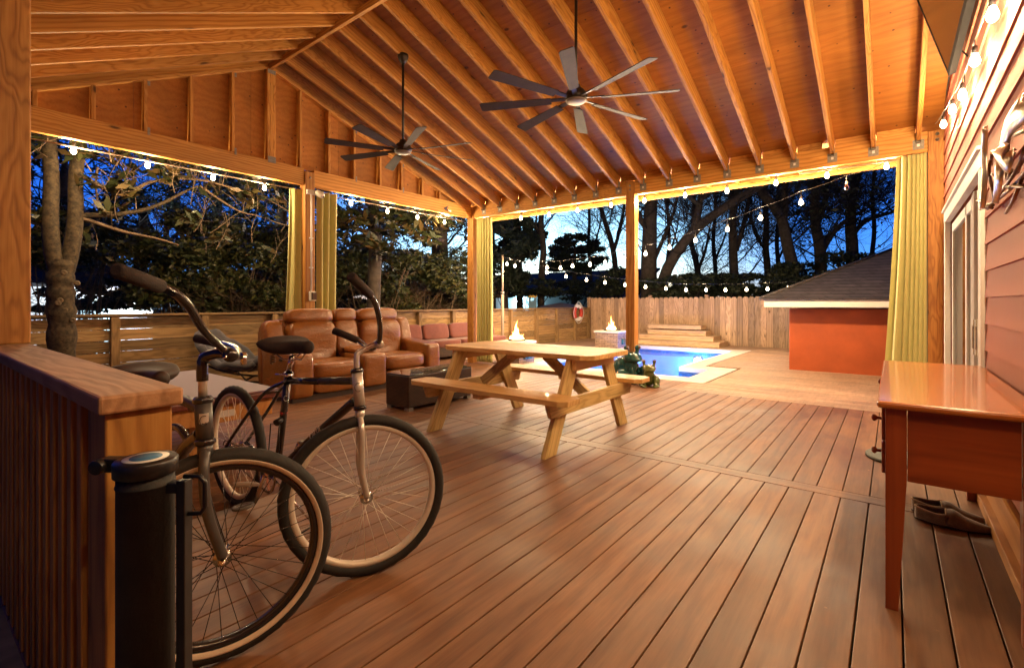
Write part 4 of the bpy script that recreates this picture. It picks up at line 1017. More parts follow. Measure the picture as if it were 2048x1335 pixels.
# ================================================================== METAL WALL SCULPTURE
t = thing('wall_sculpture', 'brushed metal wall sculpture of curved blades over tangled brown rods', 'wall sculpture', (.38, 3.4, 1.8))
def sc(px, py, off=.06): return onX(px, py, XW-.02-off)
def blade_strip(pts, ws, nm='metal_blade', m_='blade_metal'):
    P = [sc(*p) for p in pts]
    n = 14; c_ = []; w_ = []
    for k in range(n+1):
        f = k/n*(len(P)-1); i = min(int(f), len(P)-2); g = f-i
        c_.append(P[i].lerp(P[i+1], g)); w_.append(ws[i]*(1-g)+ws[i+1]*g)
    for _ in range(2): c_ = [c_[0]]+[(c_[i-1]+c_[i]*2+c_[i+1])/4 for i in range(1, n)]+[c_[-1]]
    def fn(i, j):
        k = min(n, round(i*n)); d = (c_[min(k+1, n)]-c_[max(k-1, 0)]).normalized(); s_ = d.cross(X_AX).normalized()
        return tuple(c_[k]+s_*w_[k]*(j-.5)-X_AX*(.02*math.sin(j*math.pi)))
    mb = MB(); mb.grid(fn, n, 6); mb.build(nm, M[m_], t, thick=.002)
blade_strip([(2075,195),(2048,215,.09),(2022,245,.08),(2015,290,.07),(2012,325,.06)], [.10,.10,.085,.06,.02])
blade_strip([(1995,300),(2008,312,.09),(2020,318,.09),(2033,302,.07)], [.01,.10,.10,.01])
blade_strip([(2005,322),(2004,345,.08),(2002,370,.07),(1998,405,.06)], [.04,.075,.05,.005])
blade_strip([(1976,255),(1974,300,.05),(1975,350,.05),(1971,415,.05)], [.03,.035,.035,.01])
for pts in ([(1971,412),(2000,398),(2040,360),(2075,310)], [(1975,418),(2010,375),(2048,320),(2070,270)], [(1980,350),(1984,380),(1990,400)], [(2030,270),(2048,262),(2070,262)], [(1983,348),(1992,352)], [(2000,375),(2025,372),(2060,374)], [(1982,330),(1984,305)],
            [(2018,330),(2012,350),(2016,362),(2022,340)], [(2012,425),(2028,400),(2048,345)], [(1955,400),(1972,412),(1985,416)], [(1960,418),(1986,410)], [(1990,300),(1976,330),(1980,360)], [(2035,345),(2048,300),(2075,240)]):
    P = [sc(p[0], p[1], .03+.02*(i % 2)) for i, p in enumerate(pts)]; q = []
    for i in range(len(P)-1): q += [P[i].lerp(P[i+1], f) for f in (0, .5)]
    q.append(P[-1]); q = [q[0]]+[(q[i-1]+q[i]*2+q[i+1])/4 for i in range(1, len(q)-1)]+[q[-1]]
    mb = MB(); mb.tube(q, .007, 7); mb.build('rod', M['rod_metal'], t)

# ================================================================== RETRACTABLE GATE HOUSING on the end post
t = thing('retractable_gate', 'black rolled-up retractable gate tube standing at the end of the half wall', 'safety gate', (-1.14, .30, 0))
gc_ = D(292, 915, .93); gx_, gy_, gz = gc_.x, gc_.y, gc_.z
mb = MB(); mb.lathe([(0,.02),(.046,.02),(.046,gz-.05),(.0475,gz-.049),(.0475,gz-.046),(.046,gz-.045),(.046,gz-.03),(0,gz-.03)], (gx_, gy_, 0), (0,0,1), 36); mb.build('tube', M['blackmatte'], t)
mb = MB(); mb.lathe([(.046,-.030),(.051,-.028),(.052,-.004),(.049,0),(0,0)], (gx_, gy_, gz), (0,0,1), 36); cp = mb.build('cap', M['black'], t)
mb = MB(); mb.lathe([(.0,.0006),(.037,.0006),(.037,.0014),(0,.0014)], (gx_, gy_, gz), (0,0,1), 32); mb.build('white_ring', M['white'], cp)
mb = MB(); mb.lathe([(.0,.0016),(.026,.0016),(.026,.0022),(0,.0022)], (gx_, gy_, gz), (0,0,1), 32); mb.build('blue_label', M['blueplastic'], cp)
rt = V((ct, st, 0)); fw = V((-st, ct, 0))
mb = MB(); mb.obox(V((gx_, gy_, gz-.016))-rt*.066+fw*.012, (rt, fw, Z_AX), (.026, .012, .013)); mb.lathe([(0,0),(.014,0),(.014,.022),(0,.022)], V((gx_, gy_, gz-.016))-rt*.088-fw*.012, fw, 14); mb.build('bracket', M['black'], t, bevel=.002)
b0 = V((gx_, gy_, 0))+rt*.073
mb = MB(); mb.obox(b0+Z_AX*((gz-.05)/2+.01), (rt, fw, Z_AX), (.0085, .012, (gz-.05)/2)); mb.build('gate_bar', M['black'], t, bevel=.002)
mb = MB(); mb.obox(V((gx_, gy_, gz-.055))+rt*.055, (rt, fw, Z_AX), (.012, .010, .010)); mb.build('catch', M['black'], t, bevel=.002)
h0 = b0+Z_AX*(gz-.035)
mb = MB(); mb.tube([h0+rt*.0, h0+rt*.030, h0+rt*.040-Z_AX*.012, h0+rt*.040-Z_AX*.058, h0+rt*.032-Z_AX*.070, h0-Z_AX*.072], .0045, 8); mb.build('handle', M['black'], t)

# ================================================================== BICYCLES
RW = .33
def wheel(t, c, head, nm, tyre_w, tyre_m, rim_m, rim_w, spoke_m, nsp=32, wall=None, tread=True):
    """c hub centre, head unit heading in plan"""
    c = V(c); h = V((head[0], head[1], 0)).normalized(); ax = V((-h.y, h.x, 0))
    w = thing(nm, None, None, c); w.parent = t; w.matrix_parent_inverse = Matrix.Translation(-t.location)
    n = 72; prof = []; tr = tyre_w/2; Rt = RW-tr
    vs = []; m = 14
    for i in range(n):
        a = 2*math.pi*i/n; rad = h*math.cos(a)+Z_AX*math.sin(a)
        for k in range(m):
            b = 2*math.pi*k/m; rr = tr*(1+(.05*(1 if (i+k) % 2 else -1) if tread and math.cos(b) > .3 else 0))
            vs.append(c+rad*(Rt+rr*math.cos(b))+ax*(rr*math.sin(b)))
    fs = [(i*m+k, ((i+1) % n)*m+k, ((i+1) % n)*m+(k+1) % m, i*m+(k+1) % m) for i in range(n) for k in range(m)]
    mb = MB(); mb.add(vs, fs, None, True); ty = mb.build('tyre', tyre_m, w)
    def ring(profile, nm2, mt_, par):
        vs = []; m = len(profile)
        for i in range(n):
            a = 2*math.pi*i/n; rad = h*math.cos(a)+Z_AX*math.sin(a)
            for r_, o_ in profile: vs.append(c+rad*r_+ax*o_)
        mb = MB(); mb.add(vs, [(i*m+k, ((i+1) % n)*m+k, ((i+1) % n)*m+(k+1) % m, i*m+(k+1) % m) for i in range(n) for k in range(m)], None, True); return mb.build(nm2, mt_, par)
    if wall:
        for sg in (1, -1):
            arc_ = [(Rt+tr*1.035*math.cos(R(g)), sg*tr*1.035*math.sin(R(g))) for g in (100,109,118,127,136)]
            ring(arc_+[(Rt+tr*.9*math.cos(R(g)), sg*tr*.9*math.sin(R(g))) for g in (136,100)], 'whitewall', wall, ty)
    ri = Rt-tr*.78
    ring([(ri+.004, rim_w/2), (ri-.012, rim_w/2), (ri-.020, rim_w*.25), (ri-.020, -rim_w*.25), (ri-.012, -rim_w/2), (ri+.004, -rim_w/2)], 'rim', rim_m, w)
    rg = random.Random(3)
    for k in range(nsp):
        a = 2*math.pi*k/nsp; sd = 1 if k % 2 else -1; off = (.32+.5) * (1 if (k//2) % 2 else -1)
        p = c+(h*math.cos(a+off)+Z_AX*math.sin(a+off))*.021+ax*sd*.028; q = c+(h*math.cos(a)+Z_AX*math.sin(a))*(ri-.018)
        mb = MB(); mb.tube([p, q], .0013, 5); mb.build('spoke', spoke_m, w)
    mb = MB(); mb.lathe([(0,-.05),(.008,-.05),(.008,-.036),(.026,-.034),(.026,-.026),(.013,-.022),(.013,.022),(.026,.026),(.026,.034),(.008,.036),(.008,.05),(0,.05)], c, ax, 16); mb.build('hub', M['chrome'], w)
    for sg in (1, -1):
        mb = MB(); mb.lathe([(0,.050),(.010,.050),(.013,.053),(.013,.063),(.007,.066),(.005,.074),(0,.074)], c, ax*sg, 12); mb.build('axle_nut', M['chrome'], w)
    mb = MB(); a = R(205); p = c+(h*math.cos(a)+Z_AX*math.sin(a))*(ri-.018); q = c+(h*math.cos(a)+Z_AX*math.sin(a))*(ri-.055); mb.tube([p, q], .0035, 6); mb.build('valve', M['black'], w)
    return w
def smooth(pts, it=2):
    q = [V(p) for p in pts]
    for _ in range(it):
        r = [q[0]]
        for a, b in zip(q[:-1], q[1:]): r += [a.lerp(b, .25), a.lerp(b, .75)]
        q = r+[q[-1]]
    return q
def saddle(t, c, head, Ls=.27, Wd=.22, m_=None):
    c = V(c); h = V((head[0], head[1], 0)).normalized(); w = V((-h.y, h.x, 0))
    def wd(s): return (.5*Wd*(1/(1+math.exp((s-.42)*14)))+.028)*min(1, s*9)**.5*min(1, (1.0-s)*12)**.5
    def fn(i, j):
        s = i; a = j*2*math.pi; x_ = wd(s)*math.cos(a); z_ = min(1, s*9)**.5*min(1, (1.0-s)*12)**.5*(.032 if math.sin(a) > 0 else .030+.02*math.exp(-((s-.15)/.2)**2))*math.sin(a)
        zc = .028*math.exp(-((s-.02)/.22)**2)+.012*s
        return tuple(c+h*(Ls*(s-.42))+w*x_+Z_AX*(z_+zc))
    mb = MB(); mb.grid(fn, 26, 20); sd = mb.build('saddle', m_ or M['grip'], t, weld=True)
    for sg in (1, -1):
        mb = MB(); mb.tube([c+h*.10+w*sg*.012-Z_AX*.015, c+h*.04+w*sg*.02-Z_AX*.055, c-h*.05+w*sg*.022-Z_AX*.055, c-h*.09+w*sg*.05-Z_AX*.02], .0035, 6); mb.build('rail', M['chrome'], sd)
    for sg in (1, -1):
        mb = MB(); z0 = c-h*.085+w*sg*.055-Z_AX*.03
        mb.tube([z0+V((.011*math.cos(a), .011*math.sin(a), -.045*a/25)) for a in [k*.6 for k in range(42)]], .002, 5); mb.build('spring', M['black'], sd)
    return sd
def crank(t, bb, head, ang, col):
    bb = V(bb); h = V((head[0], head[1], 0)).normalized(); w = V((-h.y, h.x, 0))
    mb = MB(); mb.lathe([(0,-.04),(.022,-.04),(.022,.04),(0,.04)], bb, w, 16); mb.build('bottom_bracket', col, t)
    mb = MB()
    R1 = .085; mb.lathe([(R1-.014,-.002),(R1,-.002),(R1,.002),(R1-.014,.002),(R1-.014,-.002)], bb-w*.05, w, 40)
    for k in range(5):
        a = k*2*math.pi/5; mb.beam(bb-w*.05, bb-w*.05+(h*math.cos(a)+Z_AX*math.sin(a))*(R1-.012), .004, .012, up=tuple(w))
    mb.build('chainring', M['chrome'], t)
    for sg, a in ((-1, ang), (1, ang+math.pi)):
        d = h*math.cos(a)+Z_AX*math.sin(a); p0 = bb+w*sg*.06; p1 = p0+d*.165+w*sg*.012
        mb = MB(); mb.tube([p0, p1], [.012, .009], 8); cr = mb.build('crank_arm', M['chrome'], t)
        pc = p1+w*sg*.055
        mb = MB(); 
        mb.tube([pc+w*(.045*math.cos(b)*1.0)+h*(.030*math.sin(b)) for b in [2*math.pi*k/24 for k in range(24)]], .007, 6, close=True); mb.beam(pc-w*.05, pc+w*.05, .016, .012); mb.build('pedal', M['pedal'], cr)

# ---- bicycle farther from the camera: silver fork, black frame
t = thing('bicycle', 'black cruiser bicycle with silver head tube and fork, farther from the camera', 'bicycle', (-2.3, 1.195, 0), 'bicycles parked by the half wall')
hd = (1, 0); hw2 = (.485, .873); Yc = 1.195
wheel(t, (-1.716, 1.215, RW), hw2, 'front_wheel', .047, M['blackmatte'], M['rim'], .030, M['spoke'])
wheel(t, (-2.885, Yc, RW), hd, 'rear_wheel', .047, M['blackmatte'], M['rim'], .030, M['spoke'])
ht, hb2 = V((-1.747, Yc, .840)), V((-1.725, Yc, .690)); bb = V((-2.42, Yc, .275)); sc_ = V((-2.30, Yc, .745)); rh = V((-2.885, Yc, RW))
mb = MB(); mb.tube([ht, hb2], .0215, 18); hdt = mb.build('head_tube', M['bikesilver'], t)
for p in (ht, hb2): mb = MB(); mb.lathe([(.0215,-.008),(.026,-.006),(.026,.004),(.02,.012),(.0215,-.008)], p, (hb2-ht).normalized()*-1, 18); mb.build('headset', M['bikeblack'], t)
mid = sc_.lerp(V((-1.762, Yc, .795)), .52)
mb = MB(); mb.tube([sc_, mid], .0165, 14); tt = mb.build('top_tube', M['bikeblack'], t)
mb = MB(); mb.tube([mid, V((-1.775, Yc, .797))], .0167, 14); mb.build('silver_section', M['bikegrey'], tt)
dt_ = V((-1.76, Yc, .715))
mb = MB(); mb.tube(smooth([dt_, dt_.lerp(bb, .45)+V((0,0,.01)), bb]), .019, 16); dtb = mb.build('down_tube', M['bikeblack'], t)
mb = MB(); mb.tube([bb, V((-2.308, Yc, .775))], .0165, 14); mb.build('seat_tube', M['bikeblack'], t)
mb = MB(); mb.tube([V((-2.308, Yc, .775)), V((-2.272, Yc, .865))], .0125, 12); mb.build('seat_post', M['chrome'], t)
mb = MB(); mb.lathe([(.0165,-.01),(.022,-.01),(.022,.01),(.0165,.01)], (-2.304, Yc, .775), (.3,0,1), 16); mb.tube([V((-2.30, Yc-.02, .777)), V((-2.36, Yc-.035, .775))], .004, 6); mb.build('seat_clamp', M['chrome'], t)
saddle(t, (-2.265, Yc, .905), hd, .29, .21)
for sg in (1, -1):
    o_ = V((0, sg*.055, 0)); o2 = V((0, sg*.022, 0))
    mb = MB(); mb.tube(smooth([sc_+o2+V((.01,0,.0)), V((-2.45, Yc+sg*.035, .69)), V((-2.56, Yc+sg*.05, .60)), rh+o_]), .0085, 10); mb.build('seat_stay', M['bikeblack'], t)
    mb = MB(); mb.tube(smooth([bb+o2, V((-2.55, Yc+sg*.045, .29)), rh+o_]), .010, 10); mb.build('chain_stay', M['bikeblack'], t)
mb = MB(); mb.tube([V((-2.47, Yc-.04, .67)), V((-2.47, Yc+.04, .67))], .006, 8); mb.build('bridge', M['bikeblack'], t)
def rel2(c, h, f, r, u):
    h = V((h[0], h[1], 0)); rr = V((h.y, -h.x, 0)); return V(c)+h*f+rr*r+Z_AX*u
crw = hb2+V((0,0,-.018))
mb = MB(); mb.tube([crw+V((0,0,.015)), crw-Z_AX*.035], .019, 14); fk = mb.build('fork_crown', M['bikesilver'], t)
hub = V((-1.716, 1.215, RW))
for sg in (1, -1):
    a = rel2(crw, hw2, 0, sg*.012, -.022); b = rel2(crw, hw2, .003, sg*.050, -.06)
    c2 = rel2(hub, hw2, -.022, sg*.056, .115); d2 = rel2(hub, hw2, 0, sg*.058, .012)
    mb = MB(); mb.tube(smooth([a, b, b.lerp(c2, .6), c2, d2]), [.0125]*1+[.0125]*40 if False else .0125, 12); mb.build('fork_leg', M['bikesilver'], t)
cl = D(757, 687, 2.07)
mb = MB(); mb.tube(smooth([ht+V((0,0,.0)), ht+V((-.004,0,.060)), ht+V((-.006,.01,.075)), cl.lerp(ht+V((0,0,.09)), .3), cl], 1), .0115, 12); mb.build('stem', M['bikesilver'], t)
mb = MB(); mb.lathe([(0,-.022),(.019,-.022),(.019,.022),(0,.022)], cl, (.873,-.485,0), 16); mb.build('clamp', M['bikesilver'], t)
near = [cl, D(760, 675, 2.02), D(761, 650, 1.95), D(753, 610, 1.83), D(741, 590, 1.78), D(722, 568, 1.72), D(703, 553, 1.66)]
far = [cl, D(742, 700, 2.14), D(731, 692, 2.22), D(716, 680, 2.30), D(692, 670, 2.31), D(668, 661, 2.32)]
nb = smooth(near[:5]); mb = MB(); mb.tube(nb+[near[5]], .0111, 12); mb.build('handlebar', M['bikeblack'], t)
mb = MB(); mb.tube(smooth(far[:4])+[far[4]], .0111, 12); mb.build('handlebar', M['bikeblack'], t)
for a, b in ((near[4], near[6]), (far[3], far[5])):
    mb = MB(); mb.tube([a, a.lerp(b, .03), a.lerp(b, .5), b, b+(b-a)*.02], [.013, .0165, .0160, .0172, .010], 14); mb.build('grip', M['grip'], t)
crank(t, bb, hd, R(-118), M['bikeblack'])
mb = MB(); mb.tube([bb-V((.02,.03,.0)), bb+V((.16,.12,-.27))], .006, 8); mb.tube([bb+V((.16,.12,-.27)), bb+V((.18,.12,-.268))], .007, 8); mb.build('kickstand', M['chrome'], t)
dt_dir = (bb-dt_).normalized()
mb = MB(); bc = V((-2.41, Yc-.035, .47)); mb.tube([bc+V((-.0,0,.06)), bc+V((.085,0,.065)), bc+V((.075,0,-.075)), bc+V((-.02,0,-.08))], .003, 6, close=True); mb.build('bottle_cage', M['black'], t)
mb = MB(); mb.lathe([(.0172,-.006),(.0175,-.006),(.0175,.006),(.0172,.006)], V((-2.352, Yc, .585)), (.23,0,1), 16); mb.build('red_band', M['red'], t)
mb = MB(); mb.tube([V((-2.35, Yc-.015, .555)), V((-2.335, Yc-.045, .545))], [.014, .017], 10); mb.build('rear_lamp', M['black'], t)
# lettering on the down tube and emblems
xd = -dt_dir; zd = V((0,-1,0)); yd = zd.cross(xd)
c_ = dt_.lerp(bb, .42)+V((0,-.0198,.010))
text_mesh('lettering', 'CALOI', M['emblem'], Matrix(((xd.x,yd.x,zd.x,c_.x),(xd.y,yd.y,zd.y,c_.y),(xd.z,yd.z,zd.z,c_.z),(0,0,0,1))) @ Matrix.Scale(1, 4), .034, dtb)
vdir = (V((0,0,0))-ht); vdir.z = 0; vdir.normalize()
def emblem(c, par, size=.03, plate=None, col='bikeblack'):
    f = V((-c.x, -c.y, 0)).normalized(); x_ = V((-f.y, f.x, 0))
    if plate:
        mb = MB(); mb.grid(lambda i, j: tuple(c-f*0.0+f*(.001+math.cos((j-.5)*1.1)*plate-plate)+x_*(math.sin((j-.5)*1.1)*plate)+Z_AX*((i-.5)*size*1.25)), 2, 8); mb.build('sticker', M['emblem'], par)
    pts = []
    for k in range(15):
        a = R(60)+k*R(18); pts.append(c+f*.0022+x_*(.32*size*math.cos(a))+Z_AX*(.42*size*math.sin(a)))
    mb = MB(); mb.tube(pts, .0011, 5); mb.build('emblem', M[col], par)
ctr = ht.lerp(hb2, .42); emblem(ctr+V((-ctr.x, -ctr.y, 0)).normalized()*.0215, hdt, .042)
ctr = V((-2.33, Yc-.0, .66)); emblem(ctr+V((-ctr.x, -ctr.y, 0)).normalized()*.017, t, .03, None, 'emblem')

def chain(t, bb, rh, side=-1):
    bb = V(bb)+V((0, side*.05, 0)); rh_ = V(rh)+V((0, side*.05, 0)); pts = []
    for k in range(13): a = R(-90+180*k/12); pts.append(bb+V((.084*math.cos(a), 0, .084*math.sin(a))))
    for k in range(13): a = R(90+180*k/12); pts.append(rh_+V((.036*math.cos(a), 0, .036*math.sin(a))))
    full = []
    for i in range(len(pts)):
        a, b = pts[i], pts[(i+1) % len(pts)]; n = max(1, int((b-a).length/.012)); full += [a.lerp(b, k/n) for k in range(n)]
    mb = MB(); mb.tube(full, [.0042 if i % 2 else .0026 for i in range(len(full))], 5, close=True, smooth=False); mb.build('chain', M['rod_metal'], t)
chain(t, bb, rh)
# ---- bicycle nearest the camera: dark fork, white stripe tyres
t = thing('bicycle', 'dark bicycle with pale striped front tyre, nearest the camera beside the half wall', 'bicycle', (-2.2, .64, 0), 'bicycles parked by the half wall')
Yc = .60; hw1 = (.318, .948); hub = V((-1.658, .645, RW+.005)); rh = V((-2.70, Yc, RW))
wheel(t, hub, hw1, 'front_wheel', .054, M['blackmatte'], M['bikeblack'], .032, M['bikeblack'], wall=M['whitewall'])
wheel(t, rh, hd, 'rear_wheel', .054, M['blackmatte'], M['bikeblack'], .032, M['bikeblack'], wall=M['whitewall'])
ht, hb2 = V((-1.680, Yc, .820)), V((-1.663, Yc, .695)); bb = V((-2.24, Yc, .28)); sc_ = V((-2.18, Yc, .73))
mb = MB(); mb.tube([ht, hb2], .024, 18); hdt = mb.build('head_tube', M['bikegrey'], t)
for p in (ht, hb2): mb = MB(); mb.lathe([(.0235,-.010),(.029,-.006),(.029,.004),(.022,.013),(.0235,-.010)], p, (hb2-ht).normalized()*-1, 18); mb.build('headset', M['bikeblack'], t)
mb = MB(); mb.tube(smooth([V((-1.70, Yc, .790)), V((-1.83, Yc, .805)), V((-2.0, Yc, .79)), sc_]), .0175, 14); mb.build('top_tube', M['bikegrey'], t)
mb = MB(); mb.tube(smooth([V((-1.69, Yc, .715)), V((-1.85, Yc, .64)), V((-2.08, Yc, .42)), bb]), .021, 14); mb.build('down_tube', M['bikeblack'], t)
mb = MB(); mb.tube(smooth([V((-1.80, Yc, .675)), V((-1.90, Yc, .715)), V((-2.13, Yc, .64))]), .012, 12); mb.build('curved_tube', M['bikeblack'], t)
mb = MB(); mb.tube([bb, V((-2.19, Yc, .77))], .0165, 14); mb.build('seat_tube', M['bikegrey'], t)
mb = MB(); mb.tube([V((-2.19, Yc, .77)), V((-2.18, Yc, .83))], .0125, 12); mb.build('seat_post', M['chrome'], t)
saddle(t, onY(296, 757, Yc), hd, .29, .20, M['leather_dark'])
for sg in (1, -1):
    o_ = V((0, sg*.055, 0)); o2 = V((0, sg*.022, 0))
    mb = MB(); mb.tube([sc_+o2, rh+o_], .0085, 10); mb.build('seat_stay', M['bikegrey'], t)
    mb = MB(); mb.tube(smooth([bb+o2, V((-2.5, Yc+sg*.045, .29)), rh+o_]), .010, 10); mb.build('chain_stay', M['bikegrey'], t)
crw = hb2+V((0,0,-.018))
mb = MB(); mb.tube([crw+V((0,0,.015)), crw-Z_AX*.03], .021, 14); mb.build('fork_crown', M['bikegrey'], t)
for sg in (1, -1):
    a = rel2(crw, hw1, 0, sg*.010, -.012); b = rel2(crw, hw1, -.005, sg*.045, -.05); b2 = rel2(crw, hw1, -.002, sg*.054, -.14)
    c2 = rel2(hub, hw1, -.035, sg*.056, .13); d2 = rel2(hub, hw1, 0, sg*.058, .015)
    mb = MB(); mb.tube(smooth([a, b, b2, c2, d2]), .0150, 14); mb.build('fork_leg', M['bikegrey'], t)
cl = D(460, 709, 1.50)
mb = MB(); mb.tube([ht, ht+V((-.004,0,.115))], .0125, 14); mb.build('quill', M['bikesilver'], t)
q0_ = ht+V((-.004,0,.06)); mb = MB(); mb.tube(smooth([q0_, ht+V((-.006,0,.115)), ht+V((-.003,.006,.135)), cl.lerp(ht+V((0,0,.16)), .35), cl], 1), .0165, 14); mb.build('stem', M['bikeblack'], t)
mb = MB(); mb.lathe([(0,-.026),(.021,-.026),(.021,.026),(0,.026)], cl, (.948,-.318,0), 16); mb.build('clamp', M['bikeblack'], t)
for k in (-1, 1): mb = MB(); mb.lathe([(0,0),(.006,0),(.006,.008),(0,.008)], cl+V((.02,-.02,.006+.012*k)), (.4,-.6,.5), 8); mb.build('clamp_bolt', M['chrome'], t)
near = [cl, D(441, 694, 1.46), D(405, 659, 1.36), D(383, 618, 1.24), D(366, 598, 1.19), D(345, 583, 1.165), D(322, 573, 1.13), D(234, 541, .99)]
mb = MB(); mb.tube(smooth(near[:6])+[near[6]], .0111, 14); mb.build('handlebar', M['bikeblack'], t)
far = [cl, D(472, 714, 1.55), D(481, 708, 1.60), D(470, 693, 1.68), D(449, 687, 1.76), D(437, 686, 1.79), D(396, 677, 1.85)]
mb = MB(); mb.tube(smooth(far[:5])+[far[5]], .0111, 14); mb.build('handlebar', M['bikeblack'], t)
for a, b in ((near[6], near[7]), (far[5], far[6])):
    u = (b-a).normalized(); Lg = .135
    if (b-a).length < Lg: b = a+u*Lg
    mb = MB(); mb.tube([a, a.lerp(b, .03), a.lerp(b, .5), b, b+(b-a)*.03], [.013, .0165, .0160, .0165, .010], 16); mb.build('grip', M['grip'], t)
lv = D(487, 718, 1.55); mb = MB(); mb.tube([lv+Z_AX*.022, lv+V((.002,0,-.018))], [.010, .010], 12); mb.build('bell', M['chrome'], t)
crank(t, bb, hd, R(20), M['bikegrey'])
mb = MB(); mb.rbox(D(492, 968, 1.95), (.055, .006, .010), 3, 8, ax=(V((ct, st, 0)), V((-st, ct, 0)), Z_AX)); mb.build('reflector', M['lens'], t, weld=True)
chain(t, bb, rh)
ctr = ht.lerp(hb2, .45); emblem(ctr+V((-ctr.x, -ctr.y, 0)).normalized()*.024, hdt, .034, .024)

# ================================================================== POOL AREA OBJECTS
def pillar(c, w, z, label, fr_):
    x, y = c; t = thing('fire_pillar', label, 'fire pillar', (x, y, 0), 'stone fire pillars by the pool')
    mb = MB(); mb.box(x-w/2, x+w/2, y-w/2, y+w/2, -.15, z-.052); mb.build('base', M['stone'], t)
    mb = MB(); mb.box(x-w/2-.03, x+w/2+.03, y-w/2-.03, y+w/2+.03, z-.05, z); cp = mb.build('cap_slab', M['coping'], t, bevel=.006)
    mb = MB(); mb.lathe([(0,.001),(w*.33,.001),(w*.36,.02),(w*.33,.03),(0,.015)], (x, y, z), (0,0,1), 24); mb.build('burner', M['blackmatte'], cp)
    mb = MB(); mb.box(x+w/2+.001, x+w/2+.05, y-.12, y+.12, .10, .24); mb.build('scupper', M['tealglaze'], t, bevel=.01)
    rg = random.Random(fr_)
    ft = thing('fire_flame', 'yellow flame burning on top of the '+('farther' if fr_ == 2 else 'nearer')+' stone fire pillar', 'flame', (x, y, z), 'flames on the stone pillars')
    for k in range(20):
        a = rg.uniform(0, 6.28); r_ = rg.uniform(0, w*.27)*(1 if k else 0); hh = (.32 if k == 0 else rg.uniform(.09, .24))*(1.15-r_/(w*.4)); b = V((x+r_*math.cos(a), y+r_*math.sin(a), z+.01))
        wb = rg.uniform(.022, .042); ph = rg.uniform(0, 6)
        pts = [b+V((.025*math.sin(ph+f*5)*f, .025*math.cos(ph+f*4)*f, hh*f)) for f in (0, .12, .3, .5, .7, .86, 1)]
        mb = MB(); mb.tube(pts, [wb*.5, wb*.95, wb, wb*.72, wb*.42, wb*.18, .001], 10); mb.build('tongue', M['flame'], ft)
    plight('flame_light', (x, y, z+.16), 30, (1, .52, .2), .09, ft)
pillar((-5.62, 11.33), .62, .43, 'farther stone pillar with white slab and flame by the picket fence', 2)
pillar((-5.56, 7.27), .47, .42, 'nearer stone pillar with white slab and flame at the left end of the pool', 1)
# tiered steps
t = thing('tiered_steps', 'four tier wooden step platform against the picket fence', 'step platform', (-4.5, 13.2, 0))
for k, (x0, x1, yf_, z1) in enumerate(((-5.75, -3.42, 12.80, .13), (-5.62, -3.62, 13.02, .26), (-5.45, -3.86, 13.22, .385), (-5.42, -3.98, 13.20, .53))):
    z0 = (0, .131, .261, .42)[k]
    mb = MB(); mb.box(x0, x1, yf_, FY-.12, z0, z1-.022); tr_ = mb.build('riser', M['step'], t)
    mb = MB(); y = yf_-.02
    while y < FY-.2: mb.box(x0-.02, x1+.02, y, y+.136, z1-.021, z1); y += .141
    mb.build('tread', M['step'], tr_, bevel=.003)
# frogs: glazed ceramic, each one continuous body
def frog(c, s, face, m_, label, big):
    t = thing('frog_statue', label, 'frog statue', c, 'glazed frog statues')
    f = V((math.cos(face), math.sin(face), 0)); w = V((-f.y, f.x, 0)); c = V(c)
    mb = MB()
    def b(fo, si, up, r):
        rr = r if hasattr(r, '__len__') else (r, r, r)
        Rm = Matrix(((f.x, w.x, 0), (f.y, w.y, 0), (0, 0, 1))); mb.ball(c+(f*fo+w*si+Z_AX*up)*s, tuple(q*s for q in rr), 16, 10, Rm)
    if big: b(-.22, 0, .38, (.36, .34, .36))
    b(-.05, 0, .28, (.30, .28, .28)); b(.06, 0, .46, (.23, .22, .24))          # haunch and chest
    b(.13, 0, .70, (.25, .27, .17)); b(.22, 0, .66, (.20, .24, .09))            # head, wide mouth
    for sg in (1, -1):
        b(.10, sg*.20, .97, .085); b(.09, sg*.19, .86, .062)                   # eye on its stalk
        b(.05, sg*.30, .20, (.24, .13, .20)); b(.22, sg*.30, .06, (.20, .10, .06)); b(.30, sg*.20, .30, (.09, .07, .20)); b(.34, sg*.20, .10, (.08, .07, .12)); b(.38, sg*.20, .03, (.12, .10, .035))
    o = mb.build('body', m_, t)
    md = o.modifiers.new('remesh', 'REMESH'); md.mode = 'VOXEL'; md.voxel_size = .009 if big else .007; md.use_smooth_shade = True
    sm = o.modifiers.new('smooth', 'SMOOTH'); sm.iterations = 4; sm.factor = .6
    for sg in (1, -1):
        mb = MB(); mb.ball(c+(f*.15+w*sg*.21+Z_AX*.985)*s, .050*s, 10, 8); mb.build('eye', M['rod_metal'], t)
frog((-2.95, 6.50, 0), .50, R(-25), M['tealglaze'], 'big teal glazed frog statue beside the pool', True)
frog((-2.60, 6.34, 0), .345, R(-62), M['greenglaze'], 'small green glazed frog statue leaning by the big teal one', False)
# life ring
t = thing('life_ring', 'red and white life ring hanging on the low fence past the pool', 'life ring', (FX+.12, 12.9, .82))
lc = V((FX+.12, 12.90, .83)); lr = .20
for k in range(4):
    a0 = R(45+90*k); pts = [lc+V((0, lr*math.cos(a0+R(90)*q/8), lr*1.05*math.sin(a0+R(90)*q/8))) for q in range(9)]
    mb = MB(); mb.tube(pts, .055, 12); mb.build('ring_segment', M['white'] if k % 2 == 0 else M['liferred'], t)
mb = MB(); mb.tube([lc+V((.03, .285*math.cos(a)*(1+.06*math.cos(4*a)), .30*math.sin(a)*(1+.06*math.cos(4*a)))) for a in [2*math.pi*k/32 for k in range(32)]], .010, 6, close=True); mb.build('rope', M['rope'], t)
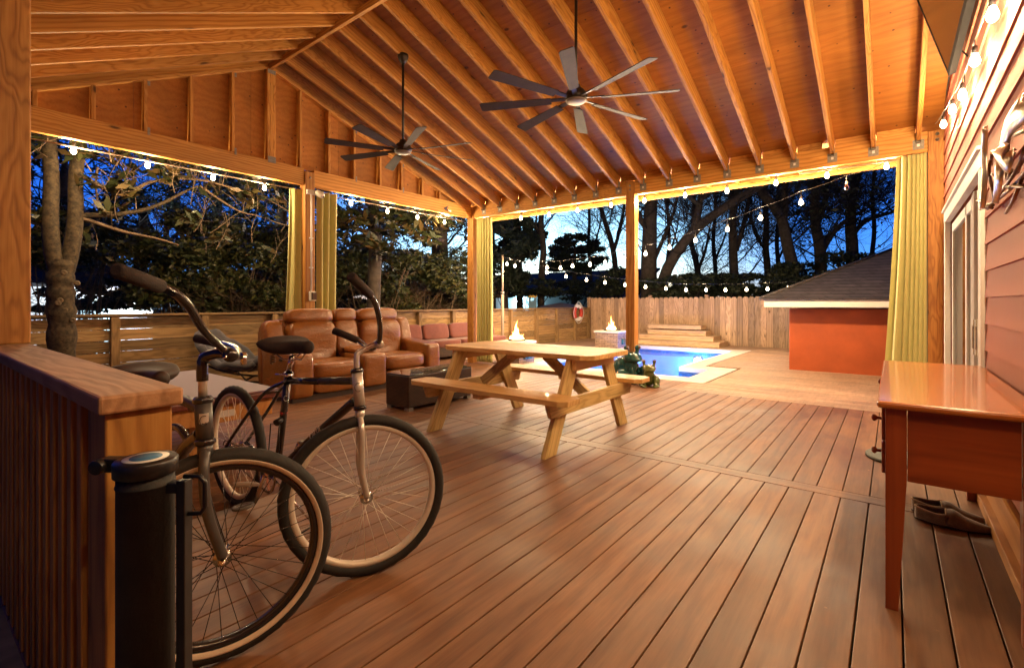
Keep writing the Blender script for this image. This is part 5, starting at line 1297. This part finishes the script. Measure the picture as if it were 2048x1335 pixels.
# orange pool house with hip roof
t = thing('pool_house', 'low orange stucco pool house with dark hip roof and cream fascia', 'pool house', (0, 10, 0))
mb = MB(); mb.box(-1.385, 3.6, 9.41, 12.2, -.4, 1.03); mb.build('wall', M['stucco'], t, bevel=.02)
ex0, ex1, ey0, ey1 = -1.70, 4.2, 9.05, 12.7
mb = MB(); mb.box(ex0, ex1, ey0, ey0+.03, 1.055, 1.175); mb.box(ex0, ex0+.03, ey0+.031, ey1, 1.055, 1.175); mb.build('fascia', M['white'], t, bevel=.003)
mb = MB(); mb.box(ex0+.031, ex1, ey0+.031, ey1, 1.062, 1.08); mb.build('soffit', M['white'], t)
hz = 1.185; rise = .505; hx = 1.825
mb = MB(); pr = [(ex0-.05, ey0-.05, hz), (ex1, ey0-.05, hz), (ex1, ey1, hz), (ex0-.05, ey1, hz), (ex0+hx, (ey0+ey1)/2, hz+rise*hx), (ex1, (ey0+ey1)/2, hz+rise*hx)]
mb.add(pr, [(0,1,5,4)], [(p[0], p[2]*1.8, 0) for p in pr]); mb.add(pr, [(0,4,3)]); mb.add(pr, [(3,4,5,2)])
rf = mb.build('roof', M['shingle'], t, thick=.02)
mb = MB(); mb.tube([V(pr[0])+V((0,0,.012)), V(pr[4])+V((0,0,.012))], .03, 6); mb.build('hip_cap', M['shingle'], rf)
mb = MB(); mb.tube([D(1608, 572, 10.4), D(1608, 560, 10.4)], .012, 6); mb.build('hook', M['galv'], t)

# ================================================================== NEIGHBOURS beyond the fences
t = thing('neighbour_house', 'bright white neighbouring wall with floodlight seen through leaves at left', 'house', (-19, 2, -.5))
mb = MB(); mb.box(-19.0, -18.6, -2.0, 5.2, -.5, 1.70); mb.build('wall', M['whitewallhouse'], t)
mb = MB(); mb.add([(-18.3,-2.4,1.62),(-18.3,4.5,1.62),(-22,4.5,3.1),(-22,-2.4,3.1)], [(0,1,2,3)]); mb.build('roof', M['darkroof'], t, thick=.1)
fl = onX(242, 611, -18.40)
mb = MB(); mb.ball(fl, .10); mb.build('floodlight', M['flood'], t); plight('flood_lamp_light', fl+V((.5,0,0)), 700, (.85,.93,1), .1, t)
mb = MB(); mb.box(-18.59, -18.55, fl.y-.9, fl.y-.1, -.4, 1.2); mb.build('door', M['tealwall'], t)
t = thing('neighbour_house', 'long low neighbouring house with dark roof and blue white lamp behind the low fence', 'house', (-20, 24, -.5))
def nb(px, py, d=30): return D(px, py, d)
Yn = 27.0
p0, p1 = onY(940, 583, Yn), onY(1250, 583, Yn)
mb = MB(); mb.box(p0.x, p1.x, Yn, Yn+5, -.5, 1.85); mb.build('wall', M['tealwall'], t)
mb = MB(); mb.add([(p0.x-1,Yn-.5,1.83),(p1.x+1,Yn-.5,1.83),(p1.x+1,Yn+3,3.3),(p0.x-1,Yn+3,3.3)], [(0,1,2,3)]); mb.build('roof', M['darkroof'], t, thick=.12)
mb = MB(); mb.box(p0.x-1, p1.x+1, Yn-.56, Yn-.5, 1.6, 1.86); mb.build('fascia', M['white'], t)
wv = onY(1001, 605, Yn); mb = MB(); mb.box(wv.x-.4, wv.x+.35, Yn-.03, Yn-.005, .7, 1.5); mb.build('window', M['white'], t)
fl = onY(1036, 603, Yn-.3); mb = MB(); mb.ball(fl, .16); mb.build('lamp', M['flood'], t); plight('wall_lamp_light', fl+V((0,-.3,0)), 260, (.55,.82,1), .15, t)
t = thing('gabled_shed', 'small blue grey gable roof peeking over the picket fence', 'shed', (-10, 24, -.5))
Ys = 24.0; a, b, c = onY(1193, 598, Ys), onY(1236, 598, Ys), onY(1218, 577, Ys)
mb = MB(); mb.add([(a.x,Ys,-.5),(b.x,Ys,-.5),(b.x,Ys,b.z-.0),(c.x,Ys,c.z),(a.x,Ys,a.z),(a.x,Ys+3,-.5),(b.x,Ys+3,-.5),(b.x,Ys+3,b.z),(c.x,Ys+3,c.z),(a.x,Ys+3,a.z)], [(0,1,2,3,4),(9,8,7,6,5),(0,5,6,1),(1,6,7,2),(0,4,9,5)]); mb.build('wall', M['bluegrey'], t)
mb = MB(); mb.add([(a.x-.1,Ys-.1,a.z-.05),(c.x,Ys-.1,c.z+.04),(c.x,Ys+3,c.z+.04),(a.x-.1,Ys+3,a.z-.05),(b.x+.1,Ys-.1,b.z-.05),(b.x+.1,Ys+3,b.z-.05)], [(0,1,2,3),(1,4,5,2)]); mb.build('roof', M['bluegrey'], t, thick=.06)
# canopy of a low gazebo behind the fence
t = thing('garden_canopy', 'flat tan canopy roof rising just over the low fence', 'canopy', (-10, 14, -.5))
def gq(px, py, d): return D(px, py, d)
A, B, C_ = gq(1068, 617, 17), gq(1152, 617, 17), gq(1121, 606, 18.5); A2, B2 = gq(1085, 612, 20), gq(1165, 612, 20)
mb = MB(); mb.add([A, B, B2, A2, C_], [(0,1,4),(1,2,4),(2,3,4),(3,0,4)]); mb.build('roof', M['canopy'], t, thick=.04)
for p in (A, B, B2, A2): mb = MB(); mb.tube([V((p.x, p.y, -.5)), p], .04, 8); mb.build('leg', M['canopy'], t)
t = thing('play_tower', 'blue play tower with ragged yellow top behind the low fence', 'play tower', (-9.5, 13, -.5))
pl = D(1065, 605, 16); u = V((ct, st, 0)); f_ = V((-st, ct, 0))
for sg in (1, -1):
    mb = MB(); mb.add([pl+u*sg*.06+Z_AX*.18-f_*.06, pl+u*sg*.125+Z_AX*.18-f_*.06, pl+u*sg*.16-Z_AX*1.6-f_*.1, pl+u*sg*.05-Z_AX*1.6-f_*.1], [(0,1,2,3)]); mb.build('side_panel', M['blueplastic'], t, thick=.04)
mb = MB(); mb.obox(pl-Z_AX*.15, (u, f_, Z_AX), (.06, .06, .22)); mb.build('middle_panel', M['blueplastic'], t)
mb = MB(); mb.rbox(pl+Z_AX*.20, (.15, .10, .045), 3, 10, ax=(u, f_, Z_AX), fn=lambda q: [q[0], q[1], q[2]+.02*math.sin(q[0]*60)]); mb.build('top', M['yellowplastic'], t)

# ================================================================== TREES AND SHRUBS
def limb(tw, pts, r, n=8):
    q = smooth(pts, 2); m = len(q)
    for i in range(m-1):
        f0, f1 = i/(m-1), (i+1)/(m-1); tw.seg(q[i], q[i+1], r[0]*(1-f0)+r[1]*f0, r[0]*(1-f1)+r[1]*f1, n)
    return q
def bare_tree(label, d, spine, r, limbs=(), seed=1, depth=4, L0=1.9, ntw=10, spread=.55, group='bare trees behind the picket fence', cat='tree', leafy=0, name='bare_tree', start=.35, twr=.028):
    """spine: list of picture points turned into one upright trunk standing d metres away; limbs: ([points], r0, r1)"""
    rg = random.Random(seed); P = [D(x, y, d) for x, y in spine]; P[0].z = -.5
    t = thing(name, label, cat, (P[0].x, P[0].y, -.5), group)
    r *= .82; depth += 1; L0 *= .85
    mb = MB(); q = smooth(P, 2); m = len(q); mb.tube(q, [r*(1.25 if i == 0 else 1)*(1-.45*i/(m-1)) for i in range(m)], 10); tips = []
    tr = None; lines = [(q, r, r*.55)]
    for pts, r0, r1, dd in limbs:
        l = smooth([D(x, y, d+dd*k/(len(pts)-1)) for k, (x, y) in enumerate(pts)], 2); lines.append((l, r0, r1))
    mb.build('trunk', M['bark'], t)
    for l, r0, r1 in lines[1:]:
        mb = MB(); mb.tube(l, [r0*(1-i/(len(l)-1))+r1*i/(len(l)-1) for i in range(len(l))], 8); mb.build('limb', M['bark'], t)
    tw = Twigs()
    for li, (l, r0, r1) in enumerate(lines):
        s0 = start if li == 0 else .15
        nn = ntw if li == 0 else max(3, ntw*2//3)
        for k in range(nn):
            f = s0+(1-s0)*k/(nn-1); i = min(int(f*(len(l)-1)), len(l)-2); p = l[i].lerp(l[i+1], f*(len(l)-1)-i)
            dr_ = (l[i+1]-l[i]).normalized(); a = rg.uniform(0, 6.28)
            v = V((math.cos(a), math.sin(a), rg.uniform(.05, .7)))+dr_*.4
            tw.grow(p, v, L0*rg.uniform(.7, 1.15)*(1-.35*f), twr*rg.uniform(.8, 1.5), depth, rg, spread+.08, .10, tips, 4)
    tw.build('twigs', M['twig'], t)
    if leafy:
        cs = [(tuple(p), (.28, .28, .22)) for p in tips[::2]]
        if cs: leaves('crown', t, M['darkleaf'], cs, leafy, .085, seed)
    return t
G_ = 'bare trees behind the picket fence'
bare_tree('slender pale trunk rising past the sky gap left of the mid post', 21, [(1080,600),(1083,540),(1088,500),(1082,460),(1083,420),(1086,350)], .21, [([(1083,475),(1076,462),(1071,450),(1074,425)], .06, .04, .3), ([(1088,455),(1098,440),(1112,425),(1125,400)], .045, .02, 1)], 11, 3, 1.5, 9, .6, start=.25, twr=.018)
bare_tree('thickest bare trunk just right of the far mid post', 18, [(1299,600),(1297,540),(1299,480),(1300,430),(1305,370),(1308,300)], .40, [([(1290,450),(1281,440),(1270,415),(1258,400)], .13, .05, -1), ([(1308,520),(1330,470),(1350,420),(1358,370)], .09, .04, 1.5)], 12, 4, 2.0, 10, start=.3)
bare_tree('long leaning trunk slanting up to the right across the bulb strings', 17, [(1303,600),(1325,555),(1352,505),(1388,460),(1430,428),(1480,395),(1540,362),(1590,320)], .26, [([(1388,462),(1396,425),(1402,390),(1412,340)], .16, .08, .5), ([(1400,410),(1382,398),(1370,380),(1366,360)], .08, .05, -.6), ([(1400,400),(1425,375),(1445,335)], .11, .05, .8)], 13, 4, 2.0, 13, start=.2)
bare_tree('straight upright tree standing between the leaning trunk and the crooked one', 20, [(1470,600),(1468,540),(1465,480),(1466,420),(1468,350),(1470,290)], .24, [([(1472,500),(1488,450),(1498,400),(1500,340)], .12, .05, 1)], 14, 4, 2.1, 12, start=.2)
bare_tree('crooked trunk with a kink, standing in front of dark evergreens', 19, [(1600,600),(1588,540),(1572,480),(1566,440),(1545,410),(1520,380),(1510,340)], .30, [([(1566,445),(1572,400),(1566,350),(1560,310)], .16, .07, .5)], 15, 4, 2.0, 12, start=.25, leafy=2500)
bare_tree('tree forking low behind the pool house roof peak', 20, [(1638,600),(1642,540),(1640,490),(1630,450),(1628,400),(1634,330)], .32, [([(1645,500),(1662,470),(1690,440),(1730,420)], .14, .05, .6), ([(1632,450),(1650,410),(1655,350),(1660,300)], .14, .06, 1.2)], 16, 4, 2.1, 13, start=.25)
bare_tree('dense tree behind the pool house hip, next to the wide curtain', 21, [(1700,560),(1706,500),(1700,450),(1704,400),(1716,330)], .34, [([(1704,470),(1730,440),(1765,430),(1800,420)], .12, .05, .8)], 17, 4, 2.2, 14, start=.15, leafy=2500)
bare_tree('far thin tree in the middle of the right opening', 26, [(1395,600),(1398,560),(1392,520),(1380,480),(1390,430),(1385,370)], .22, [([(1396,540),(1412,500),(1420,450)], .10, .04, .6)], 18, 4, 2.6, 12, start=.2)
bare_tree('bare tree filling the sky left of the thick trunk', 25, [(1236,600),(1232,540),(1225,490),(1212,450),(1200,410),(1190,360)], .20, [([(1228,500),(1240,460),(1248,420),(1250,380)], .10, .05, .6)], 19, 4, 2.5, 12, start=.2)
bare_tree('bare tree with many fine twigs at the far right of the pool opening', 24, [(1540,600),(1536,540),(1530,490),(1534,440),(1526,380),(1530,320)], .22, [([(1532,500),(1510,470),(1500,430)], .10, .04, .6)], 20, 4, 2.6, 13, start=.1)

bare_tree('pale twiggy tree just right of the lone round pine', 30, [(1180,600),(1182,540),(1176,490),(1180,430),(1172,370)], .16, [([(1180,510),(1196,470),(1205,420)], .08, .03, .6)], 51, 4, 2.9, 14, start=.15, twr=.022)
bare_tree('fine crown of twigs above the middle of the picket fence', 30, [(1430,600),(1432,540),(1425,480),(1432,420),(1428,350)], .18, [([(1430,520),(1452,470),(1462,420)], .08, .03, .6)], 52, 4, 3.0, 15, start=.1, twr=.024)
bare_tree('fine crown of twigs left of the pool house roof slope', 29, [(1560,600),(1558,540),(1552,480),(1560,420),(1553,350)], .18, [([(1556,520),(1580,470),(1600,420)], .08, .03, .6)], 53, 4, 3.0, 15, start=.1, twr=.024)
bare_tree('fine crown of twigs behind the thickest trunk', 30, [(1335,600),(1332,540),(1340,480),(1334,420),(1338,350)], .16, [([(1334,520),(1352,470),(1360,420)], .08, .03, .6)], 54, 4, 3.0, 15, start=.1, twr=.024)
bare_tree('fine crown of twigs behind the right curtain edge', 28, [(1745,600),(1742,520),(1750,460),(1744,400),(1750,330)], .18, (), 55, 4, 2.9, 15, start=.1, twr=.024)

def shrub(label, c, r, n, size, mt, seed, name='evergreen_shrub', cat='shrub', group=None, stems=10, clumps=22, stemmat='shrubtwig', elong=2.2, base=-.5, sr=.012):
    rg = random.Random(seed); c = V(c); t = thing(name, label, cat, (c.x, c.y, base), group)
    tw = Twigs(); cs = []
    for k in range(clumps):
        a = rg.uniform(0, 6.28); h = rg.uniform(-1, 1); q = math.sqrt(1-h*h)*rg.uniform(.45, 1)
        p = c+V((r[0]*q*math.cos(a), r[1]*q*math.sin(a), r[2]*h*.85)); s_ = rg.uniform(.20, .42)
        cs.append((tuple(p), (r[0]*s_, r[1]*s_, r[2]*s_*.8)))
    for k in range(stems):
        p = V((c.x+rg.uniform(-.3, .3)*r[0], c.y+rg.uniform(-.3, .3)*r[1], base)); e = V(rg.choice(cs)[0]); e = c+(e-c)*1.12
        tw.seg(p, p.lerp(e, .4)+V((rg.gauss(0,.06),)*3), sr*2, sr*1.4, 5); m_ = p.lerp(e, .4)
        limb(tw, [p, p.lerp(e, .35)+V((rg.gauss(0,.15), rg.gauss(0,.15), .1)), e], (sr*1.6, sr*.5), 5)
        for _ in range(3): tw.grow(p.lerp(e, rg.uniform(.4, .95)), V((rg.gauss(0,1), rg.gauss(0,1), rg.uniform(0,1))), r[2]*.45, sr*.6, 2, rg, .7, .1, None)
    tw.build('stems', M[stemmat], t)
    leaves('foliage', t, mt, cs, n, size, seed, elong)
    return t
# hedge beyond the low fence, left side of the picture
HG = 'shrubs beyond the low fence'
hl = ['dark leafy shrub beside the forked trunk and white wall', 'olive shrub with arching stems behind the lounge chair', 'broad shrub with pale crossing stems behind the left curtain', 'leafy shrub in the middle opening just right of the curtains', 'brown stemmed shrub behind the right end of the leather sofa', 'shrub right behind the maroon outdoor cushions', 'small shrub left of the far corner post']
for i, (px, py, d, r, n) in enumerate(((130,475,9.2,(1.1,1.4,.62),4600),(385,530,9.0,(.9,1.15,1.0),6600),(480,540,9.6,(1.1,1.4,.95),7500),(590,540,10.5,(1.0,1.3,1.0),4500),(760,560,11.2,(1.1,1.6,.95),6500),(850,575,12.4,(1.1,1.6,.85),6500),(900,560,14.5,(1.2,1.6,.9),4500))):
    c = D(px, py, d); c.x = min(c.x, -8.7-r[0]*.5)
    shrub(hl[i], c, r, int(n*1.35), .055, M['shrubleaf'], 40+i, group=HG, stems=26)
for i, (px, d) in enumerate(((400, 15), (520, 16), (640, 16), (760, 18), (880, 20), (940, 24))):
    shrub(('low dark bush behind the olive shrub', 'low dark bush behind the left curtain slice', 'low dark bush behind the middle left post', 'low dark bush behind the leather sofa opening', 'low dark bush behind the maroon cushions', 'low dark bush behind the far corner post')[i], D(px, 588, d), (2.0, 2.0, .75), 5200, .08, M['darkleaf'], 70+i, 'hedge_bush', 'bush', HG, 6, 20, 'twig', 1.9, sr=.02)
for i, (px, py, d, r) in enumerate(((140,596,11.5,(.7,1.0,.45)),(225,590,11.5,(.6,.8,.40)))):
    c = D(px, py, d); shrub(('thin leafy bush half hiding the bright white wall at far left', 'sparse bush in front of the floodlight glare')[i], c, r, 750, .085, M['darkleaf'], 60+i, group=HG, stems=7, clumps=10, stemmat='twig')
# taller dark trees behind the hedge
for i, (px, py, d, r, n, lab) in enumerate(((120,430,17,(2.2,2.4,2.3),5200,'dark tree crown filling the far left of the left opening'),(280,470,18,(2.4,2.6,1.5),5200,'dark tree mass low in the middle of the left opening'),(430,440,19,(2.4,2.6,1.9),4600,'dark tree behind the magnolia twigs in the left opening'),(560,440,18,(1.9,2.4,2.6),5200,'dark tree just left of the middle left post'),(745,480,20,(2.5,2.6,2.4),6500,'dark tree behind the second opening left of centre'),(870,470,22,(2.2,2.8,3.0),6500,'dark tree beside the far corner post'))):
    c = D(px, py, d)
    rg = random.Random(80+i); t = thing('dark_tree', lab, 'tree', (c.x, c.y, -.5), 'dark trees beyond the hedge')
    mb = MB(); mb.tube([(c.x, c.y, -.5), (c.x+.1, c.y, c.z), (c.x+.2, c.y+.1, c.z+r[2]*.8)], [.28, .2, .08], 8); mb.build('trunk', M['bark'], t)
    tw = Twigs(); cs = []
    for k in range(30):
        a = rg.uniform(0, 6.28); h = rg.uniform(-1, 1); q = math.sqrt(1-h*h)*rg.uniform(.5, 1.1); s_ = rg.uniform(.13, .28)
        p = c+V((r[0]*q*math.cos(a), r[1]*q*math.sin(a), r[2]*h)); cs.append((tuple(p), tuple(x*s_ for x in r)))
    for k in range(16): tw.grow(V((c.x, c.y, c.z-r[2]*.6+1.5*r[2]*k/16)), V((rg.gauss(0,1), rg.gauss(0,1), .4)), 1.6, .035, 3, rg, .6, .1, None, 4)
    tw.build('branches', M['twig'], t); leaves('crown', t, M['darkleaf'], cs, int(n*.95), .08, 80+i, 1.9)
# evergreens right of the corner post
def evergreen(px, py, d, r, n, lab, seed, clumps=26, size=.085, flat=1.5):
    n = int(n*2.3); clumps = int(clumps*1.7)
    c = D(px, py, d); rg = random.Random(seed); t = thing('evergreen_tree', lab, 'tree', (c.x, c.y, -.5), 'evergreens beyond the pool')
    mb = MB(); mb.tube([(c.x, c.y, -.5), (c.x-.05, c.y, c.z-r[2]*.3), (c.x, c.y, c.z+r[2]*.6)], [.17, .13, .05], 8); mb.build('trunk', M['bark'], t)
    cs = []; tw = Twigs()
    for k in range(clumps):
        a = rg.uniform(0, 6.28); h = rg.uniform(-.9, 1); q = math.sqrt(max(0, 1-h*h))*rg.uniform(.55, 1.05); s_ = rg.uniform(.14, .26)
        p = c+V((r[0]*q*math.cos(a), r[1]*q*math.sin(a), r[2]*h)); cs.append((tuple(p), (r[0]*s_*1.3, r[1]*s_*1.3, r[2]*s_*.6*flat)))
        tw.seg(V((c.x, c.y, p.z-.25*r[2])), p, .035, .012, 4)
    tw.build('branches', M['twig'], t); leaves('crown', t, M['needle'], cs, n, size, seed, 2.6)
evergreen(1150, 512, 27, (1.5,1.5,1.1), 5200, 'round topped pine standing alone against the pale sky gap', 101)
evergreen(1010, 500, 19, (1.15,1.4,1.7), 4200, 'leafy evergreen just right of the corner curtain', 102)
evergreen(1040, 470, 23, (.9,1.2,1.2), 1800, 'smaller evergreen crown above the light pole', 103, 16)
evergreen(985, 430, 20, (.6,1.2,1.3), 1100, 'thin evergreen top touching the far beam', 104, 12)
for i, (px, py, d, r, n, lab) in enumerate(((1045,562,20,(1.9,1.2,.55),3500,'dark hedge bush behind the light pole'),(1150,565,24,(2.4,1.4,.6),3500,'dark bush under the lone round pine'),(1240,556,20,(1.2,1.2,.8),3200,'dark bush left of the far mid post'),(1345,560,17,(1.4,1.2,.62),4200,'dark bush at the foot of the leaning trunk'),(1430,562,17,(1.3,1.2,.62),4200,'dark bush above the middle of the picket fence'),(1520,560,17,(1.4,1.2,.62),4200,'dark bush behind the right end of the picket fence'),(1600,545,17,(1.3,1.2,.8),4200,'dark bush behind the pool house eave'),(1690,530,19,(1.8,1.4,.9),3500,'dark bush rising behind the shingled roof'))):
    shrub(lab, D(px, py+14, d), (r[0], r[1], r[2]*.85), int(n*1.5), .075, M['darkleaf'], 120+i, 'hedge_bush', 'bush', 'dark bushes behind the picket fence', 8, 18, 'twig', 1.9, sr=.02)

# ------------------------------------------------------------------ forked magnolia inside the low fence
t = thing('magnolia_tree', 'forked mottled magnolia trunk with big leaves standing inside the low fence', 'tree', (-7.0, 1.1, -.1))
def mg(px, py, d=0): return onX(px, py, -7.05)
mb = MB(); tr0 = smooth([V((mg(123,700).x, mg(123,700).y, -.4)), mg(124,700), mg(124,640), mg(122,590), mg(120,555), mg(124,520)]); mb.tube(tr0, [.125-.012*i/len(tr0)+.012*math.sin(i*1.9) for i in range(len(tr0))], 14); mb.build('trunk', M['magbark'], t)
for pts, r0, r1 in (([(121,560),(108,520),(101,470),(100,420),(104,360),(98,290),(96,200)], .082, .060), ([(124,560),(138,520),(148,470),(152,420),(150,360),(158,290),(166,200)], .084, .058), ([(152,432),(180,430),(230,430),(290,420),(330,405),(365,385),(395,372)], .034, .012), ([(160,435),(200,448),(240,462),(280,470),(320,478),(357,490)], .024, .009), ([(140,400),(150,385),(143,365),(148,345)], .022, .012), ([(195,335),(190,380),(203,428)], .012, .008), ([(160,350),(220,385),(270,380),(300,362),(370,355),(430,365)], .028, .010), ([(400,372),(440,400),(480,425),(520,432),(565,450),(600,455)], .016, .006), ([(430,366),(480,380),(530,395),(590,430)], .016, .006)):
    q = smooth([mg(x, y) for x, y in pts]); mb = MB(); mb.tube(q, [r0+(r1-r0)*i/(len(q)-1) for i in range(len(q))], 9); mb.build('branch', M['magbark'] if r0 > .03 else M['shrubtwig'], t)
for px, py in ((154,566),(116,606),(130,620),(120,600),(145,640),(128,545)):
    p = onX(px, py, -6.935); mb = MB(); mb.lathe([(0,.004),(.010,.006),(.022,.010),(.028,0),(.03,-.03)], p, (-p.x, -p.y, 0), 12); mb.build('knot', M['knotbark'], t)
rg = random.Random(5); cs = []; tw = Twigs()
def spray(px, py, d, k, rad, par_cs, seed=0):
    for _ in range(k):
        p = D(px+rg.gauss(0, rad), py+rg.gauss(0, rad*.5), d+rg.gauss(0, .25)) if d else onX(px+rg.gauss(0, rad), py+rg.gauss(0, rad*.5), -7.08+rg.uniform(-.35, .3)); par_cs.append((tuple(p), (.13,.13,.09)))
for x, y, k, rad in ((110,300,9,40),(200,310,10,50),(280,330,9,45),(330,350,9,35),(380,320,8,35),(420,380,8,30),(470,330,9,40),(520,360,9,35),(560,400,7,30),(230,400,4,25),(370,440,4,14),(500,470,5,35),(300,300,8,50),(90,420,4,20),(170,460,3,20),(410,470,3,15),(580,340,5,25)): spray(x, y, 0, max(2, int(k*.75)), rad, cs)
leaves('foliage', t, M['magleaf'], cs, 950, .062, 9, 2.9)
for p, r in cs: tw.grow(V(p)+V((rg.gauss(0,.1), rg.gauss(0,.1), -.18)), V((rg.gauss(0,.5), rg.gauss(0,.5), .8)), .32, .006, 1, rg, .6)
tw.build('twigs', M['shrubtwig'], t)
# second magnolia branch hanging into the middle opening, from a tree beyond the fence
t = thing('magnolia_tree', 'magnolia with big hanging leaves seen through the opening over the leather sofa', 'tree', (-9.6, 5.0, -.4))
dm = 9.3
mb = MB(); mb.tube(smooth([V((D(745,600,dm).x, D(745,600,dm).y, -.5)), D(748,560,dm+.5), D(752,480,dm+.5), D(742,400,dm+.5), D(735,300,dm+.5)]), .13, 10); mb.build('trunk', M['bark'], t)
for pts, r0, r1 in (([(745,470),(730,460),(700,456),(672,445)], .03, .02), ([(752,462),(790,455),(820,440),(860,425),(900,420)], .03, .012), ([(672,465),(690,470),(712,480),(735,495),(760,500)], .018, .008), ([(740,450),(770,430),(800,410),(830,400)], .03, .01)):
    q = smooth([D(x, y, dm) for x, y in pts]); mb = MB(); mb.tube(q, [r0+(r1-r0)*i/(len(q)-1) for i in range(len(q))], 7); mb.build('branch', M['shrubtwig'], t)
cs = []
for x, y, k, rad in ((690,440,8,20),(730,430,9,20),(775,440,9,22),(820,445,8,22),(860,430,7,20),(715,480,5,18),(760,490,4,16),(840,470,6,22),(890,440,5,16)): spray(x, y, dm, k, rad, cs)
leaves('foliage', t, M['magleaf'], [(c, (.2,.2,.14)) for c, r in cs], 1100, .085, 19, 2.8)
bare_tree('thick dark trunk behind the outdoor cushions left of the corner post', 15, [(882,600),(884,540),(886,480),(880,420),(884,330)], .25, (), 31, 3, 1.6, 8, group='bare trees beyond the low fence', name='bare_tree')
bare_tree('fine twigged bare tree against the deep blue sky in the left opening', 24, [(330,600),(335,520),(330,470),(345,400),(350,320)], .2, [([(335,500),(300,450),(270,400),(240,340)], .1, .04, .5), ([(340,480),(400,430),(450,390),(520,350)], .1, .04, 1)], 32, 4, 2.6, 14, group='bare trees beyond the low fence')
bare_tree('fine twigged bare tree behind the middle left post', 24, [(600,600),(598,520),(590,470),(580,400),(585,320)], .2, [([(598,500),(560,450),(520,420)], .1, .04, .5)], 33, 4, 2.6, 14, group='bare trees beyond the low fence')
